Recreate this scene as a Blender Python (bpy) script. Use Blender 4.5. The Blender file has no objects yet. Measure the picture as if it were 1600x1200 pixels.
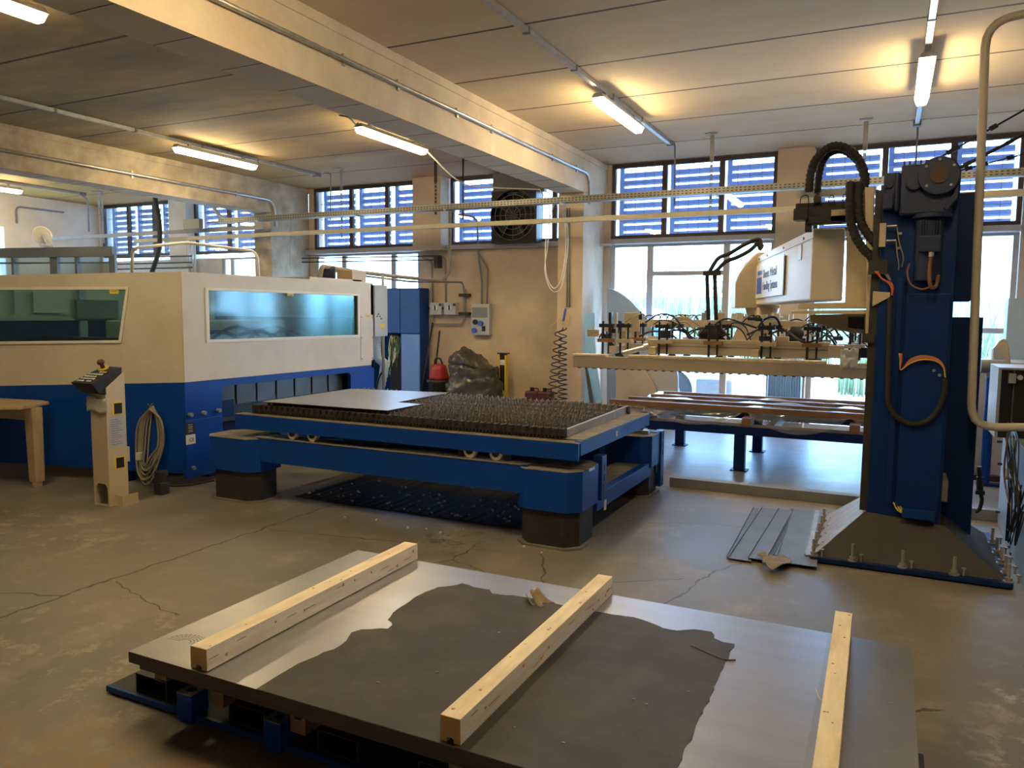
import bpy, bmesh, math, random
from mathutils import Vector, Matrix, noise
random.seed(7)
PI = math.pi
S = bpy.context.scene
COL = S.collection
# ------------------------------------------------------------------ camera
F_PX, YAW, PITCH, ROLL, H = 1201.4, math.radians(-26.07), math.radians(5.335), math.radians(0.454), 1.75
cyw, syw, cp, sp = math.cos(YAW), math.sin(YAW), math.cos(PITCH), math.sin(PITCH)
FW = Vector((syw*cp, cyw*cp, -sp)); RT = Vector((cyw, -syw, 0)); UP = RT.cross(FW)
cr_, sr_ = math.cos(ROLL), math.sin(ROLL)
RT, UP = cr_*RT + sr_*UP, -sr_*RT + cr_*UP
CP = Vector((0, 0, H))
cam_d = bpy.data.cameras.new('camera'); cam = bpy.data.objects.new('camera', cam_d); COL.objects.link(cam)
cam_d.sensor_fit = 'HORIZONTAL'; cam_d.sensor_width = 36; cam_d.lens = 36*F_PX/1600
cam_d.clip_start = .05; cam_d.clip_end = 300
cam.matrix_world = Matrix(((RT.x, UP.x, -FW.x, CP.x), (RT.y, UP.y, -FW.y, CP.y), (RT.z, UP.z, -FW.z, CP.z), (0, 0, 0, 1)))
S.camera = cam
# ------------------------------------------------------------------ colour management, sky
S.view_settings.view_transform = 'Standard'; S.view_settings.look = 'None'
S.view_settings.exposure = 0.9; S.view_settings.gamma = 1.0; S.view_settings.use_curve_mapping = False
S.cycles.use_denoising = True
SKY_STRENGTH = 9.0
LAMP = 42.0
W = bpy.data.worlds.new('sky'); S.world = W; W.use_nodes = True
wn = W.node_tree.nodes; wl = W.node_tree.links
bg = wn['Background']; tc = wn.new('ShaderNodeTexCoord'); sx = wn.new('ShaderNodeSeparateXYZ'); rp = wn.new('ShaderNodeValToRGB')
wl.new(tc.outputs['Generated'], sx.inputs[0]); wl.new(sx.outputs['Z'], rp.inputs[0]); wl.new(rp.outputs[0], bg.inputs[0])
rp.color_ramp.elements[0].position = 0.0; rp.color_ramp.elements[0].color = (.44, .72, 1, 1)
rp.color_ramp.elements[1].position = .6; rp.color_ramp.elements[1].color = (.24, .50, 1, 1)
bg.inputs[1].default_value = SKY_STRENGTH
sun_d = bpy.data.lights.new('sun', 'SUN'); sun_d.energy = 7.0; sun_d.angle = math.radians(1.0); sun_d.color = (1, .93, .82)
sun = bpy.data.objects.new('sun', sun_d); COL.objects.link(sun)
sun.rotation_euler = Vector((-.55, -.25, -.8)).to_track_quat('-Z', 'Y').to_euler(); sun.location = (12, 16, 14)
def portal(name, loc, sx_, sy_, rot):
    d = bpy.data.lights.new(name, 'AREA'); d.shape = 'RECTANGLE'; d.size = sx_; d.size_y = sy_; d.cycles.is_portal = True
    o = bpy.data.objects.new(name, d); o.location = loc; o.rotation_euler = rot; COL.objects.link(o)
for nm, x0, x1, z0, z1 in (('portal', -4.2, -1.6, 0.0, 4.12), ('portal', -1.1, 1.6, 0, 4.12), ('portal', -10.4, -7.85, 1.0, 4.12), ('portal', -7.25, -4.7, 2.95, 4.12), ('portal', -16.7, -11, 2.9, 4.12)):
    portal(nm, ((x0+x1)/2, 12.62, (z0+z1)/2), x1-x0, z1-z0, (-PI/2, 0, 0))

# ------------------------------------------------------------------ helpers
def at(px, py, x=None, y=None, z=None):
    """Point of the room seen at a position of the photograph, on the plane x=, y= or z=."""
    d = FW + RT*((px-800)/F_PX) - UP*((py-600)/F_PX)
    t = (x/d.x) if x is not None else (y/d.y) if y is not None else ((z-H)/d.z)
    return CP + d*t
V = Vector
ORG = {}
def base(o): return ORG.get(o.name, V((0, 0, 0)))
def tag(o, label=None, cat=None, group=None, kind=None):
    if label: o['label'] = label
    if cat: o['category'] = cat
    if group: o['group'] = group
    if kind: o['kind'] = kind
    return o
def thing(name, label, cat, loc, group=None):
    o = bpy.data.objects.new(name, None); o.location = loc; o.empty_display_size = .1; COL.objects.link(o)
    ORG[o.name] = V(loc); return tag(o, label, cat, group)
def crv(pts, k=6):
    """Catmull-Rom through points."""
    P = [V(p) for p in pts]; P = [P[0]*2-P[1]] + P + [P[-1]*2-P[-2]]; out = []
    for i in range(1, len(P)-2):
        a, b, c, d = P[i-1:i+3]
        for j in range(k):
            t = j/k
            out.append(.5*((2*b) + (c-a)*t + (2*a-5*b+4*c-d)*t*t + (3*b-a-3*c+d)*t**3))
    out.append(P[-2]); return out
def bend(pts, r=.08, n=5):
    """Polyline with rounded corners (pipes)."""
    P = [V(p) for p in pts]; out = [P[0]]
    for i in range(1, len(P)-1):
        a, b, c = P[i-1], P[i], P[i+1]; u = (a-b); v = (c-b); q = min(r, u.length*.45, v.length*.45)
        p0 = b+u.normalized()*q; p2 = b+v.normalized()*q
        for j in range(n+1):
            t = j/n; out.append(p0*(1-t)**2 + b*2*t*(1-t) + p2*t*t)
    out.append(P[-1]); return out
class MB:
    def __init__(s): s.bm = bmesh.new()
    def face(s, pts, mi=0):
        try:
            f = s.bm.faces.new([s.bm.verts.new(p) for p in pts]); f.material_index = mi; return f
        except ValueError: pass
    def hexa(s, b, t, mi=0):
        n = len(b); vb = [s.bm.verts.new(p) for p in b]; vt = [s.bm.verts.new(p) for p in t]
        fs = [s.bm.faces.new(vb[::-1]), s.bm.faces.new(vt)]
        for i in range(n): fs.append(s.bm.faces.new((vb[i], vb[(i+1) % n], vt[(i+1) % n], vt[i])))
        for f in fs: f.material_index = mi
        return s
    def box(s, x0, x1, y0, y1, z0, z1, mi=0):
        return s.hexa([(x0, y0, z0), (x1, y0, z0), (x1, y1, z0), (x0, y1, z0)], [(x0, y0, z1), (x1, y0, z1), (x1, y1, z1), (x0, y1, z1)], mi)
    def obox(s, c, ax, ay, az, mi=0):
        """Box from centre and three half axes."""
        c, ax, ay, az = V(c), V(ax), V(ay), V(az)
        q = [c-ax-ay, c+ax-ay, c+ax+ay, c-ax+ay]
        return s.hexa([p-az for p in q], [p+az for p in q], mi)
    def prism(s, pts, vec, mi=0):
        vec = V(vec); return s.hexa([V(p) for p in pts], [V(p)+vec for p in pts], mi)
    def bar(s, a, b, w, h, up=(0, 0, 1), mi=0):
        a, b = V(a), V(b); d = (b-a); L = d.length; d.normalize(); r = d.cross(V(up))
        if r.length < 1e-4: r = d.cross(V((1, 0, 0)))
        r.normalize(); u = r.cross(d)
        return s.obox((a+b)/2, d*L/2, r*w/2, u*h/2, mi)
    def cyl(s, a, b, r, r2=None, n=16, mi=0):
        a, b = V(a), V(b); r2 = r if r2 is None else r2; d = (b-a).normalized()
        u = d.orthogonal().normalized(); v = d.cross(u)
        ring = lambda c, q: [c + (u*math.cos(2*PI*i/n) + v*math.sin(2*PI*i/n))*q for i in range(n)]
        return s.hexa(ring(a, max(r, 1e-4)), ring(b, max(r2, 1e-4)), mi)
    def tube(s, pts, r, n=8, mi=0, rf=None, closed=False):
        P = [V(p) for p in pts]; rings = []
        t = (P[1]-P[0]).normalized(); u = t.orthogonal().normalized()
        for i, p in enumerate(P):
            t2 = (P[min(i+1, len(P)-1)]-P[max(i-1, 0)]).normalized()
            if t2.length < .5: t2 = t
            u = (u - t2*u.dot(t2)); u = u.normalized() if u.length > 1e-5 else t2.orthogonal().normalized()
            v = t2.cross(u); rr = r*(rf(i/(len(P)-1), i) if rf else 1)
            rings.append([s.bm.verts.new(p+(u*math.cos(2*PI*k/n)+v*math.sin(2*PI*k/n))*rr) for k in range(n)]); t = t2
        for a, b in zip(rings, rings[1:]):
            for k in range(n):
                f = s.bm.faces.new((a[k], a[(k+1) % n], b[(k+1) % n], b[k])); f.material_index = mi; f.smooth = True
        for q in (rings[0][::-1], rings[-1]):
            f = s.bm.faces.new(q); f.material_index = mi
        return s
    def lathe(s, c, prof, n=24, axis=(0, 0, 1), mi=0):
        """prof: list of (radius, height) along axis."""
        ax = V(axis).normalized(); u = ax.orthogonal().normalized(); v = ax.cross(u); c = V(c); rings = []
        for r, h in prof: rings.append([s.bm.verts.new(c+ax*h+(u*math.cos(2*PI*k/n)+v*math.sin(2*PI*k/n))*max(r, 1e-4)) for k in range(n)])
        for a, b in zip(rings, rings[1:]):
            for k in range(n):
                f = s.bm.faces.new((a[k], a[(k+1) % n], b[(k+1) % n], b[k])); f.material_index = mi; f.smooth = True
        s.bm.faces.new(rings[0][::-1]).material_index = mi; s.bm.faces.new(rings[-1]).material_index = mi
        return s
    def grid(s, fn, nu, nv, mi=0, smooth=True, thick=0):
        g = [[s.bm.verts.new(fn(i/nu, j/nv)) for j in range(nv+1)] for i in range(nu+1)]
        for i in range(nu):
            for j in range(nv):
                f = s.bm.faces.new((g[i][j], g[i+1][j], g[i+1][j+1], g[i][j+1])); f.material_index = mi; f.smooth = smooth
        return s
    def ringpanel(s, outer, inner, vec, mi=0):
        """Panel with an opening: two loops of equal length, thickness vec."""
        vec = V(vec); n = len(outer)
        A = [s.bm.verts.new(p) for p in outer]; B = [s.bm.verts.new(p) for p in inner]
        C = [s.bm.verts.new(V(p)+vec) for p in outer]; D = [s.bm.verts.new(V(p)+vec) for p in inner]
        for i in range(n):
            j = (i+1) % n
            for q in ((A[i], A[j], B[j], B[i]), (C[j], C[i], D[i], D[j]), (A[j], A[i], C[i], C[j]), (B[i], B[j], D[j], D[i])):
                s.bm.faces.new(q).material_index = mi
        return s
    def build(s, name, mats, parent=None, bevel=0, solid=0, weld=False):
        if weld: bmesh.ops.remove_doubles(s.bm, verts=s.bm.verts, dist=1e-4)
        bmesh.ops.recalc_face_normals(s.bm, faces=s.bm.faces)
        if parent is not None: org = base(parent)
        else:
            vs = [v.co for v in s.bm.verts]
            lo = [min(v[i] for v in vs) for i in range(3)]; hi = [max(v[i] for v in vs) for i in range(3)]
            org = V(((lo[0]+hi[0])/2, (lo[1]+hi[1])/2, lo[2]))
        bmesh.ops.translate(s.bm, verts=s.bm.verts, vec=-org)
        me = bpy.data.meshes.new(name); s.bm.to_mesh(me); s.bm.free()
        for m in (mats if isinstance(mats, (list, tuple)) else [mats]): me.materials.append(m)
        o = bpy.data.objects.new(name, me); COL.objects.link(o)
        if parent is None: o.location = org
        else: o.parent = parent
        ORG[o.name] = org
        if solid:
            m = o.modifiers.new('solidify', 'SOLIDIFY'); m.thickness = solid; m.offset = 0
        if bevel:
            m = o.modifiers.new('bevel', 'BEVEL'); m.width = bevel; m.segments = 2; m.limit_method = 'ANGLE'; m.angle_limit = .6
        return o
def B(): return MB()
def dup(root, delta, label=None, group=None, name=None):
    c = root.copy(); COL.objects.link(c); c.location = root.location + V(delta)
    if label: c['label'] = label
    if group: c['group'] = group
    for ch in root.children:
        d = ch.copy(); COL.objects.link(d); d.parent = c
        for g in ch.children:
            e = g.copy(); COL.objects.link(e); e.parent = d
    return c
def text(name, s, org, right, up, size, mat, parent, depth=.001, sx=1.0):
    """Lettering laid out at org along right, standing along up."""
    cu = bpy.data.curves.new(name, 'FONT'); cu.body = s; cu.size = size; cu.extrude = depth; cu.align_x = 'LEFT'
    o = bpy.data.objects.new(name, cu); COL.objects.link(o); dg = bpy.context.evaluated_depsgraph_get()
    me = bpy.data.meshes.new_from_object(o.evaluated_get(dg)); bpy.data.objects.remove(o)
    r, u = V(right).normalized(), V(up).normalized(); n = r.cross(u); b0 = base(parent)
    for v in me.vertices: v.co = V(org) + r*v.co.x*sx + u*v.co.y + n*v.co.z - b0
    me.materials.clear(); me.materials.append(mat)
    o = bpy.data.objects.new(name, me); COL.objects.link(o); o.parent = parent; ORG[o.name] = b0; return o

# ------------------------------------------------------------------ materials
def newmat(name):
    m = bpy.data.materials.new(name); m.use_nodes = True; nt = m.node_tree
    return m, nt, nt.nodes, nt.links, nt.nodes['Principled BSDF']
def mat(name, col, rough=.5, metal=0, var=.12, scale=6, bump=0, bscale=None, spec=.5, dirt=None, dscale=2.0, damt=.5, stretch=(1, 1, 1), coat=0):
    m, nt, N, L, p = newmat(name)
    t = N.new('ShaderNodeTexCoord'); mp = N.new('ShaderNodeMapping'); mp.inputs['Scale'].default_value = stretch
    L.new(t.outputs['Object'], mp.inputs[0])
    n = N.new('ShaderNodeTexNoise'); n.inputs['Scale'].default_value = scale; n.inputs['Detail'].default_value = 6; L.new(mp.outputs[0], n.inputs[0])
    r = N.new('ShaderNodeValToRGB'); e = r.color_ramp.elements
    e[0].position = .3; e[1].position = .7
    e[0].color = (*[c*(1-var) for c in col], 1); e[1].color = (*[min(1, c*(1+var)) for c in col], 1)
    L.new(n.outputs[0], r.inputs[0]); out = r.outputs[0]
    if dirt:
        n2 = N.new('ShaderNodeTexNoise'); n2.inputs['Scale'].default_value = dscale; n2.inputs['Detail'].default_value = 8; n2.inputs['Roughness'].default_value = .65
        L.new(mp.outputs[0], n2.inputs[0]); r2 = N.new('ShaderNodeValToRGB'); r2.color_ramp.elements[0].position = .45; r2.color_ramp.elements[1].position = .72
        L.new(n2.outputs[0], r2.inputs[0]); mu = N.new('ShaderNodeMath'); mu.operation = 'MULTIPLY'; mu.inputs[1].default_value = damt; L.new(r2.outputs[0], mu.inputs[0])
        mx = N.new('ShaderNodeMixRGB'); mx.inputs[2].default_value = (*dirt, 1); L.new(mu.outputs[0], mx.inputs[0]); L.new(out, mx.inputs[1]); out = mx.outputs[0]
    L.new(out, p.inputs['Base Color']); p.inputs['Roughness'].default_value = rough; p.inputs['Metallic'].default_value = metal
    p.inputs['Specular IOR Level'].default_value = spec; p.inputs['Coat Weight'].default_value = coat
    if bump:
        b = N.new('ShaderNodeBump'); b.inputs['Strength'].default_value = bump; b.inputs['Distance'].default_value = .01
        n3 = N.new('ShaderNodeTexNoise'); n3.inputs['Scale'].default_value = bscale or scale*4; n3.inputs['Detail'].default_value = 5
        L.new(mp.outputs[0], n3.inputs[0]); L.new(n3.outputs[0], b.inputs['Height']); L.new(b.outputs[0], p.inputs['Normal'])
    return m
def emis(name, col, st):
    m, nt, N, L, p = newmat(name); p.inputs['Base Color'].default_value = (*col, 1); p.inputs['Emission Color'].default_value = (*col, 1); p.inputs['Emission Strength'].default_value = st; return m
def glassmat(name, tint, gloss=.12, rough=.02, milk=0, edge=.6):
    m, nt, N, L, p = newmat(name); N.remove(p); out = N['Material Output']
    tr = N.new('ShaderNodeBsdfTransparent'); tr.inputs[0].default_value = (*tint, 1); gl = N.new('ShaderNodeBsdfGlossy'); gl.inputs['Roughness'].default_value = rough; gl.inputs[0].default_value = (.9, .97, 1, 1)
    lw = N.new('ShaderNodeLayerWeight'); lw.inputs[0].default_value = .25; ma = N.new('ShaderNodeMath'); ma.operation = 'MULTIPLY_ADD'; ma.inputs[1].default_value = edge; ma.inputs[2].default_value = gloss; ma.use_clamp = True
    L.new(lw.outputs['Fresnel'], ma.inputs[0]); mx = N.new('ShaderNodeMixShader'); L.new(ma.outputs[0], mx.inputs[0]); L.new(tr.outputs[0], mx.inputs[1]); L.new(gl.outputs[0], mx.inputs[2]); fin = mx.outputs[0]
    if milk:
        df = N.new('ShaderNodeBsdfDiffuse'); df.inputs[0].default_value = (.85, .88, .92, 1); m2_ = N.new('ShaderNodeMixShader'); m2_.inputs[0].default_value = milk; L.new(fin, m2_.inputs[1]); L.new(df.outputs[0], m2_.inputs[2]); fin = m2_.outputs[0]
    L.new(fin, out.inputs[0]); return m
def slatmat():
    m, nt, N, L, p = newmat('louvre_slat'); p.inputs['Base Color'].default_value = (.30, .37, .55, 1); p.inputs['Roughness'].default_value = .6
    t = N.new('ShaderNodeBsdfTranslucent'); t.inputs[0].default_value = (.30, .37, .55, 1); mx = N.new('ShaderNodeMixShader'); mx.inputs[0].default_value = .35
    L.new(p.outputs[0], mx.inputs[1]); L.new(t.outputs[0], mx.inputs[2]); L.new(mx.outputs[0], N['Material Output'].inputs[0]); return m
def ceilmat(name, col, stain, amt, orange_amt=.3, tint=None):
    """Painted concrete planks: seams across the bay every 1.225 m, blotchy stains."""
    m, nt, N, L, p = newmat(name)
    g = N.new('ShaderNodeNewGeometry'); sep = N.new('ShaderNodeSeparateXYZ'); L.new(g.outputs['Position'], sep.inputs[0])
    def M(op, a, b=None, c=None):
        q = N.new('ShaderNodeMath'); q.operation = op
        for i, v in enumerate((a, b, c)):
            if v is None: continue
            if isinstance(v, (int, float)): q.inputs[i].default_value = v
            else: L.new(v, q.inputs[i])
        return q.outputs[0]
    nz = N.new('ShaderNodeTexNoise'); nz.inputs['Scale'].default_value = 3; L.new(g.outputs['Position'], nz.inputs[0])
    y = M('ADD', sep.outputs[1], M('MULTIPLY', nz.outputs[0], .012))
    fr = M('FRACT', M('DIVIDE', M('SUBTRACT', y, 7.27-12.25), 1.225))
    dist = M('MULTIPLY', M('MINIMUM', fr, M('SUBTRACT', 1, fr)), 1.225)
    seam = M('LESS_THAN', dist, .017)
    # tone step plank by plank
    wn_ = N.new('ShaderNodeTexWhiteNoise'); wn_.noise_dimensions = '1D'; L.new(M('FLOOR', M('DIVIDE', M('SUBTRACT', sep.outputs[1], 7.27-12.25), 1.225)), wn_.inputs['W'])
    mp = N.new('ShaderNodeMapping'); mp.inputs['Scale'].default_value = (.45, 1.3, 1); L.new(g.outputs['Position'], mp.inputs[0])
    n1 = N.new('ShaderNodeTexNoise'); n1.inputs['Scale'].default_value = .9; n1.inputs['Detail'].default_value = 7; n1.inputs['Roughness'].default_value = .6; L.new(mp.outputs[0], n1.inputs[0])
    r1 = N.new('ShaderNodeValToRGB'); r1.color_ramp.elements[0].position = .35; r1.color_ramp.elements[1].position = .68; L.new(n1.outputs[0], r1.inputs[0])
    n2 = N.new('ShaderNodeTexNoise'); n2.inputs['Scale'].default_value = 9; n2.inputs['Detail'].default_value = 8; L.new(g.outputs['Position'], n2.inputs[0])
    mx = N.new('ShaderNodeMixRGB'); mx.inputs[1].default_value = (*col, 1); mx.inputs[2].default_value = (*stain, 1); L.new(M('MULTIPLY', r1.outputs[0], amt), mx.inputs[0])
    br = N.new('ShaderNodeMixRGB'); br.blend_type = 'MULTIPLY'; br.inputs[0].default_value = 1; L.new(mx.outputs[0], br.inputs[1])
    tone = M('ADD', .86, M('ADD', M('MULTIPLY', wn_.outputs[0], .12), M('MULTIPLY', n2.outputs[0], .12))); cb = N.new('ShaderNodeCombineColor')
    for i in range(3): L.new(tone, cb.inputs[i])
    L.new(cb.outputs[0], br.inputs[2])
    # orange noise band along the window wall, yellowed patches further in
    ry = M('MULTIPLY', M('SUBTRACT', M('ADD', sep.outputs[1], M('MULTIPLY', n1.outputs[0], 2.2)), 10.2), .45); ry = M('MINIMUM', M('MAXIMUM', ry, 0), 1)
    rs = N.new('ShaderNodeMixRGB'); rs.inputs[2].default_value = (.50, .24, .10, 1); L.new(M('MULTIPLY', ry, orange_amt), rs.inputs[0]); L.new(br.outputs[0], rs.inputs[1]); br = rs
    if tint:
        n4 = N.new('ShaderNodeTexNoise'); n4.inputs['Scale'].default_value = .35; n4.inputs['Detail'].default_value = 3; L.new(g.outputs['Position'], n4.inputs[0])
        r4 = N.new('ShaderNodeValToRGB'); r4.color_ramp.elements[0].position = .42; r4.color_ramp.elements[1].position = .62; L.new(n4.outputs[0], r4.inputs[0])
        ys = N.new('ShaderNodeMixRGB'); ys.inputs[2].default_value = (*tint, 1); L.new(M('MULTIPLY', r4.outputs[0], .75), ys.inputs[0]); L.new(br.outputs[0], ys.inputs[1]); br = ys
    s2 = N.new('ShaderNodeMixRGB'); s2.inputs[2].default_value = (.045, .03, .018, 1); L.new(M('MULTIPLY', seam, .9), s2.inputs[0]); L.new(br.outputs[0], s2.inputs[1])
    L.new(s2.outputs[0], p.inputs['Base Color']); p.inputs['Roughness'].default_value = .8
    b = N.new('ShaderNodeBump'); b.inputs['Strength'].default_value = .25; b.inputs['Distance'].default_value = .01; L.new(n2.outputs[0], b.inputs['Height']); L.new(b.outputs[0], p.inputs['Normal'])
    return m
def floormat(name, c0, c1, rough0, cracks):
    m, nt, N, L, p = newmat(name)
    g = N.new('ShaderNodeNewGeometry'); sep = N.new('ShaderNodeSeparateXYZ')
    def M(op, a, b=None, c=None, clamp=False):
        q = N.new('ShaderNodeMath'); q.operation = op; q.use_clamp = clamp
        for i, v in enumerate((a, b, c)):
            if v is None: continue
            if isinstance(v, (int, float)): q.inputs[i].default_value = v
            else: L.new(v, q.inputs[i])
        return q.outputs[0]
    nd = N.new('ShaderNodeTexNoise'); nd.inputs['Scale'].default_value = 5; nd.inputs['Detail'].default_value = 6; L.new(g.outputs['Position'], nd.inputs[0])
    vm = N.new('ShaderNodeVectorMath'); vm.operation = 'MULTIPLY_ADD'; L.new(nd.outputs[1], vm.inputs[0]); vm.inputs[1].default_value = (.14, .14, 0); L.new(g.outputs['Position'], vm.inputs[2])
    L.new(vm.outputs[0], sep.inputs[0])
    def nz(scale, det, rg, st=(1, 1, 1)):
        mp = N.new('ShaderNodeMapping'); mp.inputs['Scale'].default_value = st; L.new(g.outputs['Position'], mp.inputs[0])
        q = N.new('ShaderNodeTexNoise'); q.inputs['Scale'].default_value = scale; q.inputs['Detail'].default_value = det; q.inputs['Roughness'].default_value = rg; L.new(mp.outputs[0], q.inputs[0]); return q.outputs[0]
    big, mid, fine = nz(.55, 6, .6), nz(2.2, 8, .7), nz(30, 4, .6)
    def ramp(v, a, b, ca, cb):
        r = N.new('ShaderNodeValToRGB'); r.color_ramp.elements[0].position = a; r.color_ramp.elements[1].position = b
        r.color_ramp.elements[0].color = (*ca, 1); r.color_ramp.elements[1].color = (*cb, 1); L.new(v, r.inputs[0]); return r.outputs[0]
    def mix(f, a, b, mode='MIX'):
        q = N.new('ShaderNodeMixRGB'); q.blend_type = mode
        for i, v in enumerate((f, a, b)):
            if isinstance(v, (int, float)): q.inputs[i].default_value = v
            elif isinstance(v, tuple): q.inputs[i].default_value = (*v, 1)
            else: L.new(v, q.inputs[i])
        return q.outputs[0]
    col = ramp(big, .38, .62, c0, c1)
    blot = ramp(mid, .52, .74, (0, 0, 0), (1, 1, 1)); col = mix(M('MULTIPLY', blot, .55), col, tuple(min(1, c*1.7) for c in c1))
    dk = ramp(nz(1.4, 7, .65, (1, .6, 1)), .55, .75, (0, 0, 0), (1, 1, 1)); col = mix(M('MULTIPLY', dk, .6), col, tuple(c*.5 for c in c0))
    sp_ = ramp(fine, .68, .78, (0, 0, 0), (1, 1, 1)); col = mix(M('MULTIPLY', sp_, .25), col, tuple(min(1, c*2) for c in c1))
    # worn white paint flakes near the right edge and left corner, rust patch in front of the frame
    for (cx, cy, rx, ry, cc, th, am) in cracks.get('patch', []):
        dx = M('DIVIDE', M('SUBTRACT', sep.outputs[0], cx), rx); dy = M('DIVIDE', M('SUBTRACT', sep.outputs[1], cy), ry)
        rr = M('SUBTRACT', 1, M('ADD', M('MULTIPLY', dx, dx), M('MULTIPLY', dy, dy)), clamp=True)
        f = M('MULTIPLY', M('MULTIPLY', ramp(nz(5, 8, .75, (1, 1, 1)), th, th+.1, (0, 0, 0), (1, 1, 1)), rr), am, clamp=True)
        col = mix(f, col, cc)
    crk = None
    for (ax, ay, bx, by, w) in cracks.get('line', []):
        L2 = math.hypot(bx-ax, by-ay); ux, uy = (bx-ax)/L2, (by-ay)/L2
        ex, ey = M('SUBTRACT', sep.outputs[0], ax+.07), M('SUBTRACT', sep.outputs[1], ay+.07)
        al = M('ADD', M('MULTIPLY', ex, ux), M('MULTIPLY', ey, uy)); ac = M('ABSOLUTE', M('SUBTRACT', M('MULTIPLY', ex, uy), M('MULTIPLY', ey, ux)))
        f = M('MULTIPLY', M('LESS_THAN', ac, w), M('MULTIPLY', M('GREATER_THAN', al, 0), M('LESS_THAN', al, L2)))
        crk = f if crk is None else M('MAXIMUM', crk, f)
    if crk is not None: col = mix(M('MULTIPLY', crk, .8), col, (.03, .024, .018))
    L.new(col, p.inputs['Base Color'])
    L.new(M('ADD', rough0-.12, M('MULTIPLY', mid, .28)), p.inputs['Roughness'])
    b = N.new('ShaderNodeBump'); b.inputs['Strength'].default_value = .35; b.inputs['Distance'].default_value = .01; L.new(mid, b.inputs['Height']); L.new(b.outputs[0], p.inputs['Normal'])
    return m
MT = {}
def defmats():
    a = MT
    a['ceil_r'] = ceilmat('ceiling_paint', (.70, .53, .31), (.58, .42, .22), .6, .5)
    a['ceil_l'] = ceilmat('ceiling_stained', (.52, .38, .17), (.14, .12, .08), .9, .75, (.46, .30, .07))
    a['beam'] = mat('beam_paint', (.60, .50, .36), .8, var=.10, scale=3, bump=.25, bscale=14, dirt=(.34, .25, .15), dscale=1.6, damt=.45)
    a['beamold'] = mat('bare_beam_concrete', (.45, .38, .27), .85, var=.2, scale=4, bump=.4, bscale=16, dirt=(.2, .14, .08), dscale=2.2, damt=.7)
    a['under'] = mat('board_marked_concrete', (.66, .56, .39), .85, var=.12, scale=3, bump=.3, dirt=(.44, .37, .26), dscale=1.5, damt=.6)
    a['wall'] = mat('wall_plaster', (.62, .50, .36), .85, var=.08, scale=3, bump=.15, dirt=(.36, .26, .16), dscale=.9, damt=.55)
    a['wallw'] = mat('wall_white', (.72, .66, .57), .85, var=.06, scale=3, bump=.15, dirt=(.5, .4, .3), dscale=1.2, damt=.35)
    a['winframe'] = mat('brown_window_frame', (.075, .05, .045), .5, var=.2)
    a['winbeige'] = mat('beige_window_frame', (.50, .47, .43), .5, var=.06)
    a['winglass'] = glassmat('window_glass', (.93, .97, 1), .04)
    a['slat'] = slatmat()
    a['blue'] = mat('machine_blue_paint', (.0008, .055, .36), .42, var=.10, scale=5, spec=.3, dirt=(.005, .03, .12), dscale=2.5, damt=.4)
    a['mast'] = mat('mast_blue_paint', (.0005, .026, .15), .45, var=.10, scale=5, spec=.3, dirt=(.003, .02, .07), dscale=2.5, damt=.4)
    a['blued'] = mat('blue_paint_dark', (.001, .045, .24), .45, var=.12, scale=5, spec=.3, dirt=(.01, .02, .05), dscale=3, damt=.4)
    a['bluecast'] = mat('cast_blue_paint', (.006, .018, .07), .5, var=.15, scale=8, bump=.2)
    a['navy'] = mat('navy_paint', (.001, .018, .10), .5, var=.12, spec=.25)
    a['bluetop'] = mat('dusty_top_surface', (.17, .15, .125), .75, var=.2, scale=8, dirt=(.35, .30, .22), dscale=6, damt=.5)
    a['cream'] = mat('cream_white_paint', (.66, .60, .50), .42, var=.04, scale=2, dirt=(.45, .37, .27), dscale=3.5, damt=.25)
    a['beige'] = mat('beige_paint', (.56, .47, .33), .45, var=.05, scale=3, dirt=(.36, .28, .18), dscale=4, damt=.3)
    a['white'] = mat('white_plastic', (.78, .76, .70), .45, var=.04)
    a['ltgray'] = mat('light_grey_paint', (.45, .47, .50), .45, var=.05)
    a['gray'] = mat('grey_paint', (.22, .23, .24), .5, var=.08)
    a['dgray'] = mat('dark_grey_paint', (.026, .024, .021), .6, var=.25, scale=6, dirt=(.055, .047, .034), dscale=3, damt=.4)
    a['black'] = mat('black_plastic', (.014, .014, .015), .42, var=.1)
    a['rubber'] = mat('black_rubber', (.02, .02, .02), .75, var=.15)
    a['zinc'] = mat('galvanised_steel', (.50, .50, .49), .38, .85, var=.15, scale=14)
    a['tray'] = mat('tray_steel', (.27, .265, .245), .5, .6, var=.15, scale=14)
    a['rust'] = mat('slag_covered_steel', (.085, .065, .048), .75, .3, var=.4, scale=22, bump=.6, dirt=(.22, .15, .09), dscale=14, damt=.6)
    a['slatm'] = mat('slat_steel', (.12, .09, .06), .45, .5, var=.4, scale=25, bump=.6, dirt=(.42, .34, .23), dscale=30, damt=.7)
    a['comb'] = mat('grimy_dark_steel', (.032, .026, .022), .8, .2, var=.3, scale=25, bump=.5, dirt=(.07, .055, .04), dscale=12, damt=.6)
    a['steel'] = mat('sheet_steel', (.38, .39, .425), .32, .62, var=.06, scale=2.5, stretch=(.5, 4, 1), dirt=(.30, .30, .32), dscale=1.8, damt=.4)
    a['steelm'] = mat('matt_sheet_steel', (.36, .355, .35), .36, .75, var=.06, scale=2.5, dirt=(.24, .24, .24), dscale=3, damt=.4)
    a['film'] = mat('dark_protective_film', (.036, .031, .024), .62, var=.18, scale=1.7, bump=.12, bscale=9, dirt=(.085, .075, .06), dscale=3.5, damt=.6)
    a['edge'] = mat('stack_edge', (.075, .068, .055), .5, .3, var=.2, scale=12, stretch=(1, 1, 12))
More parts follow.
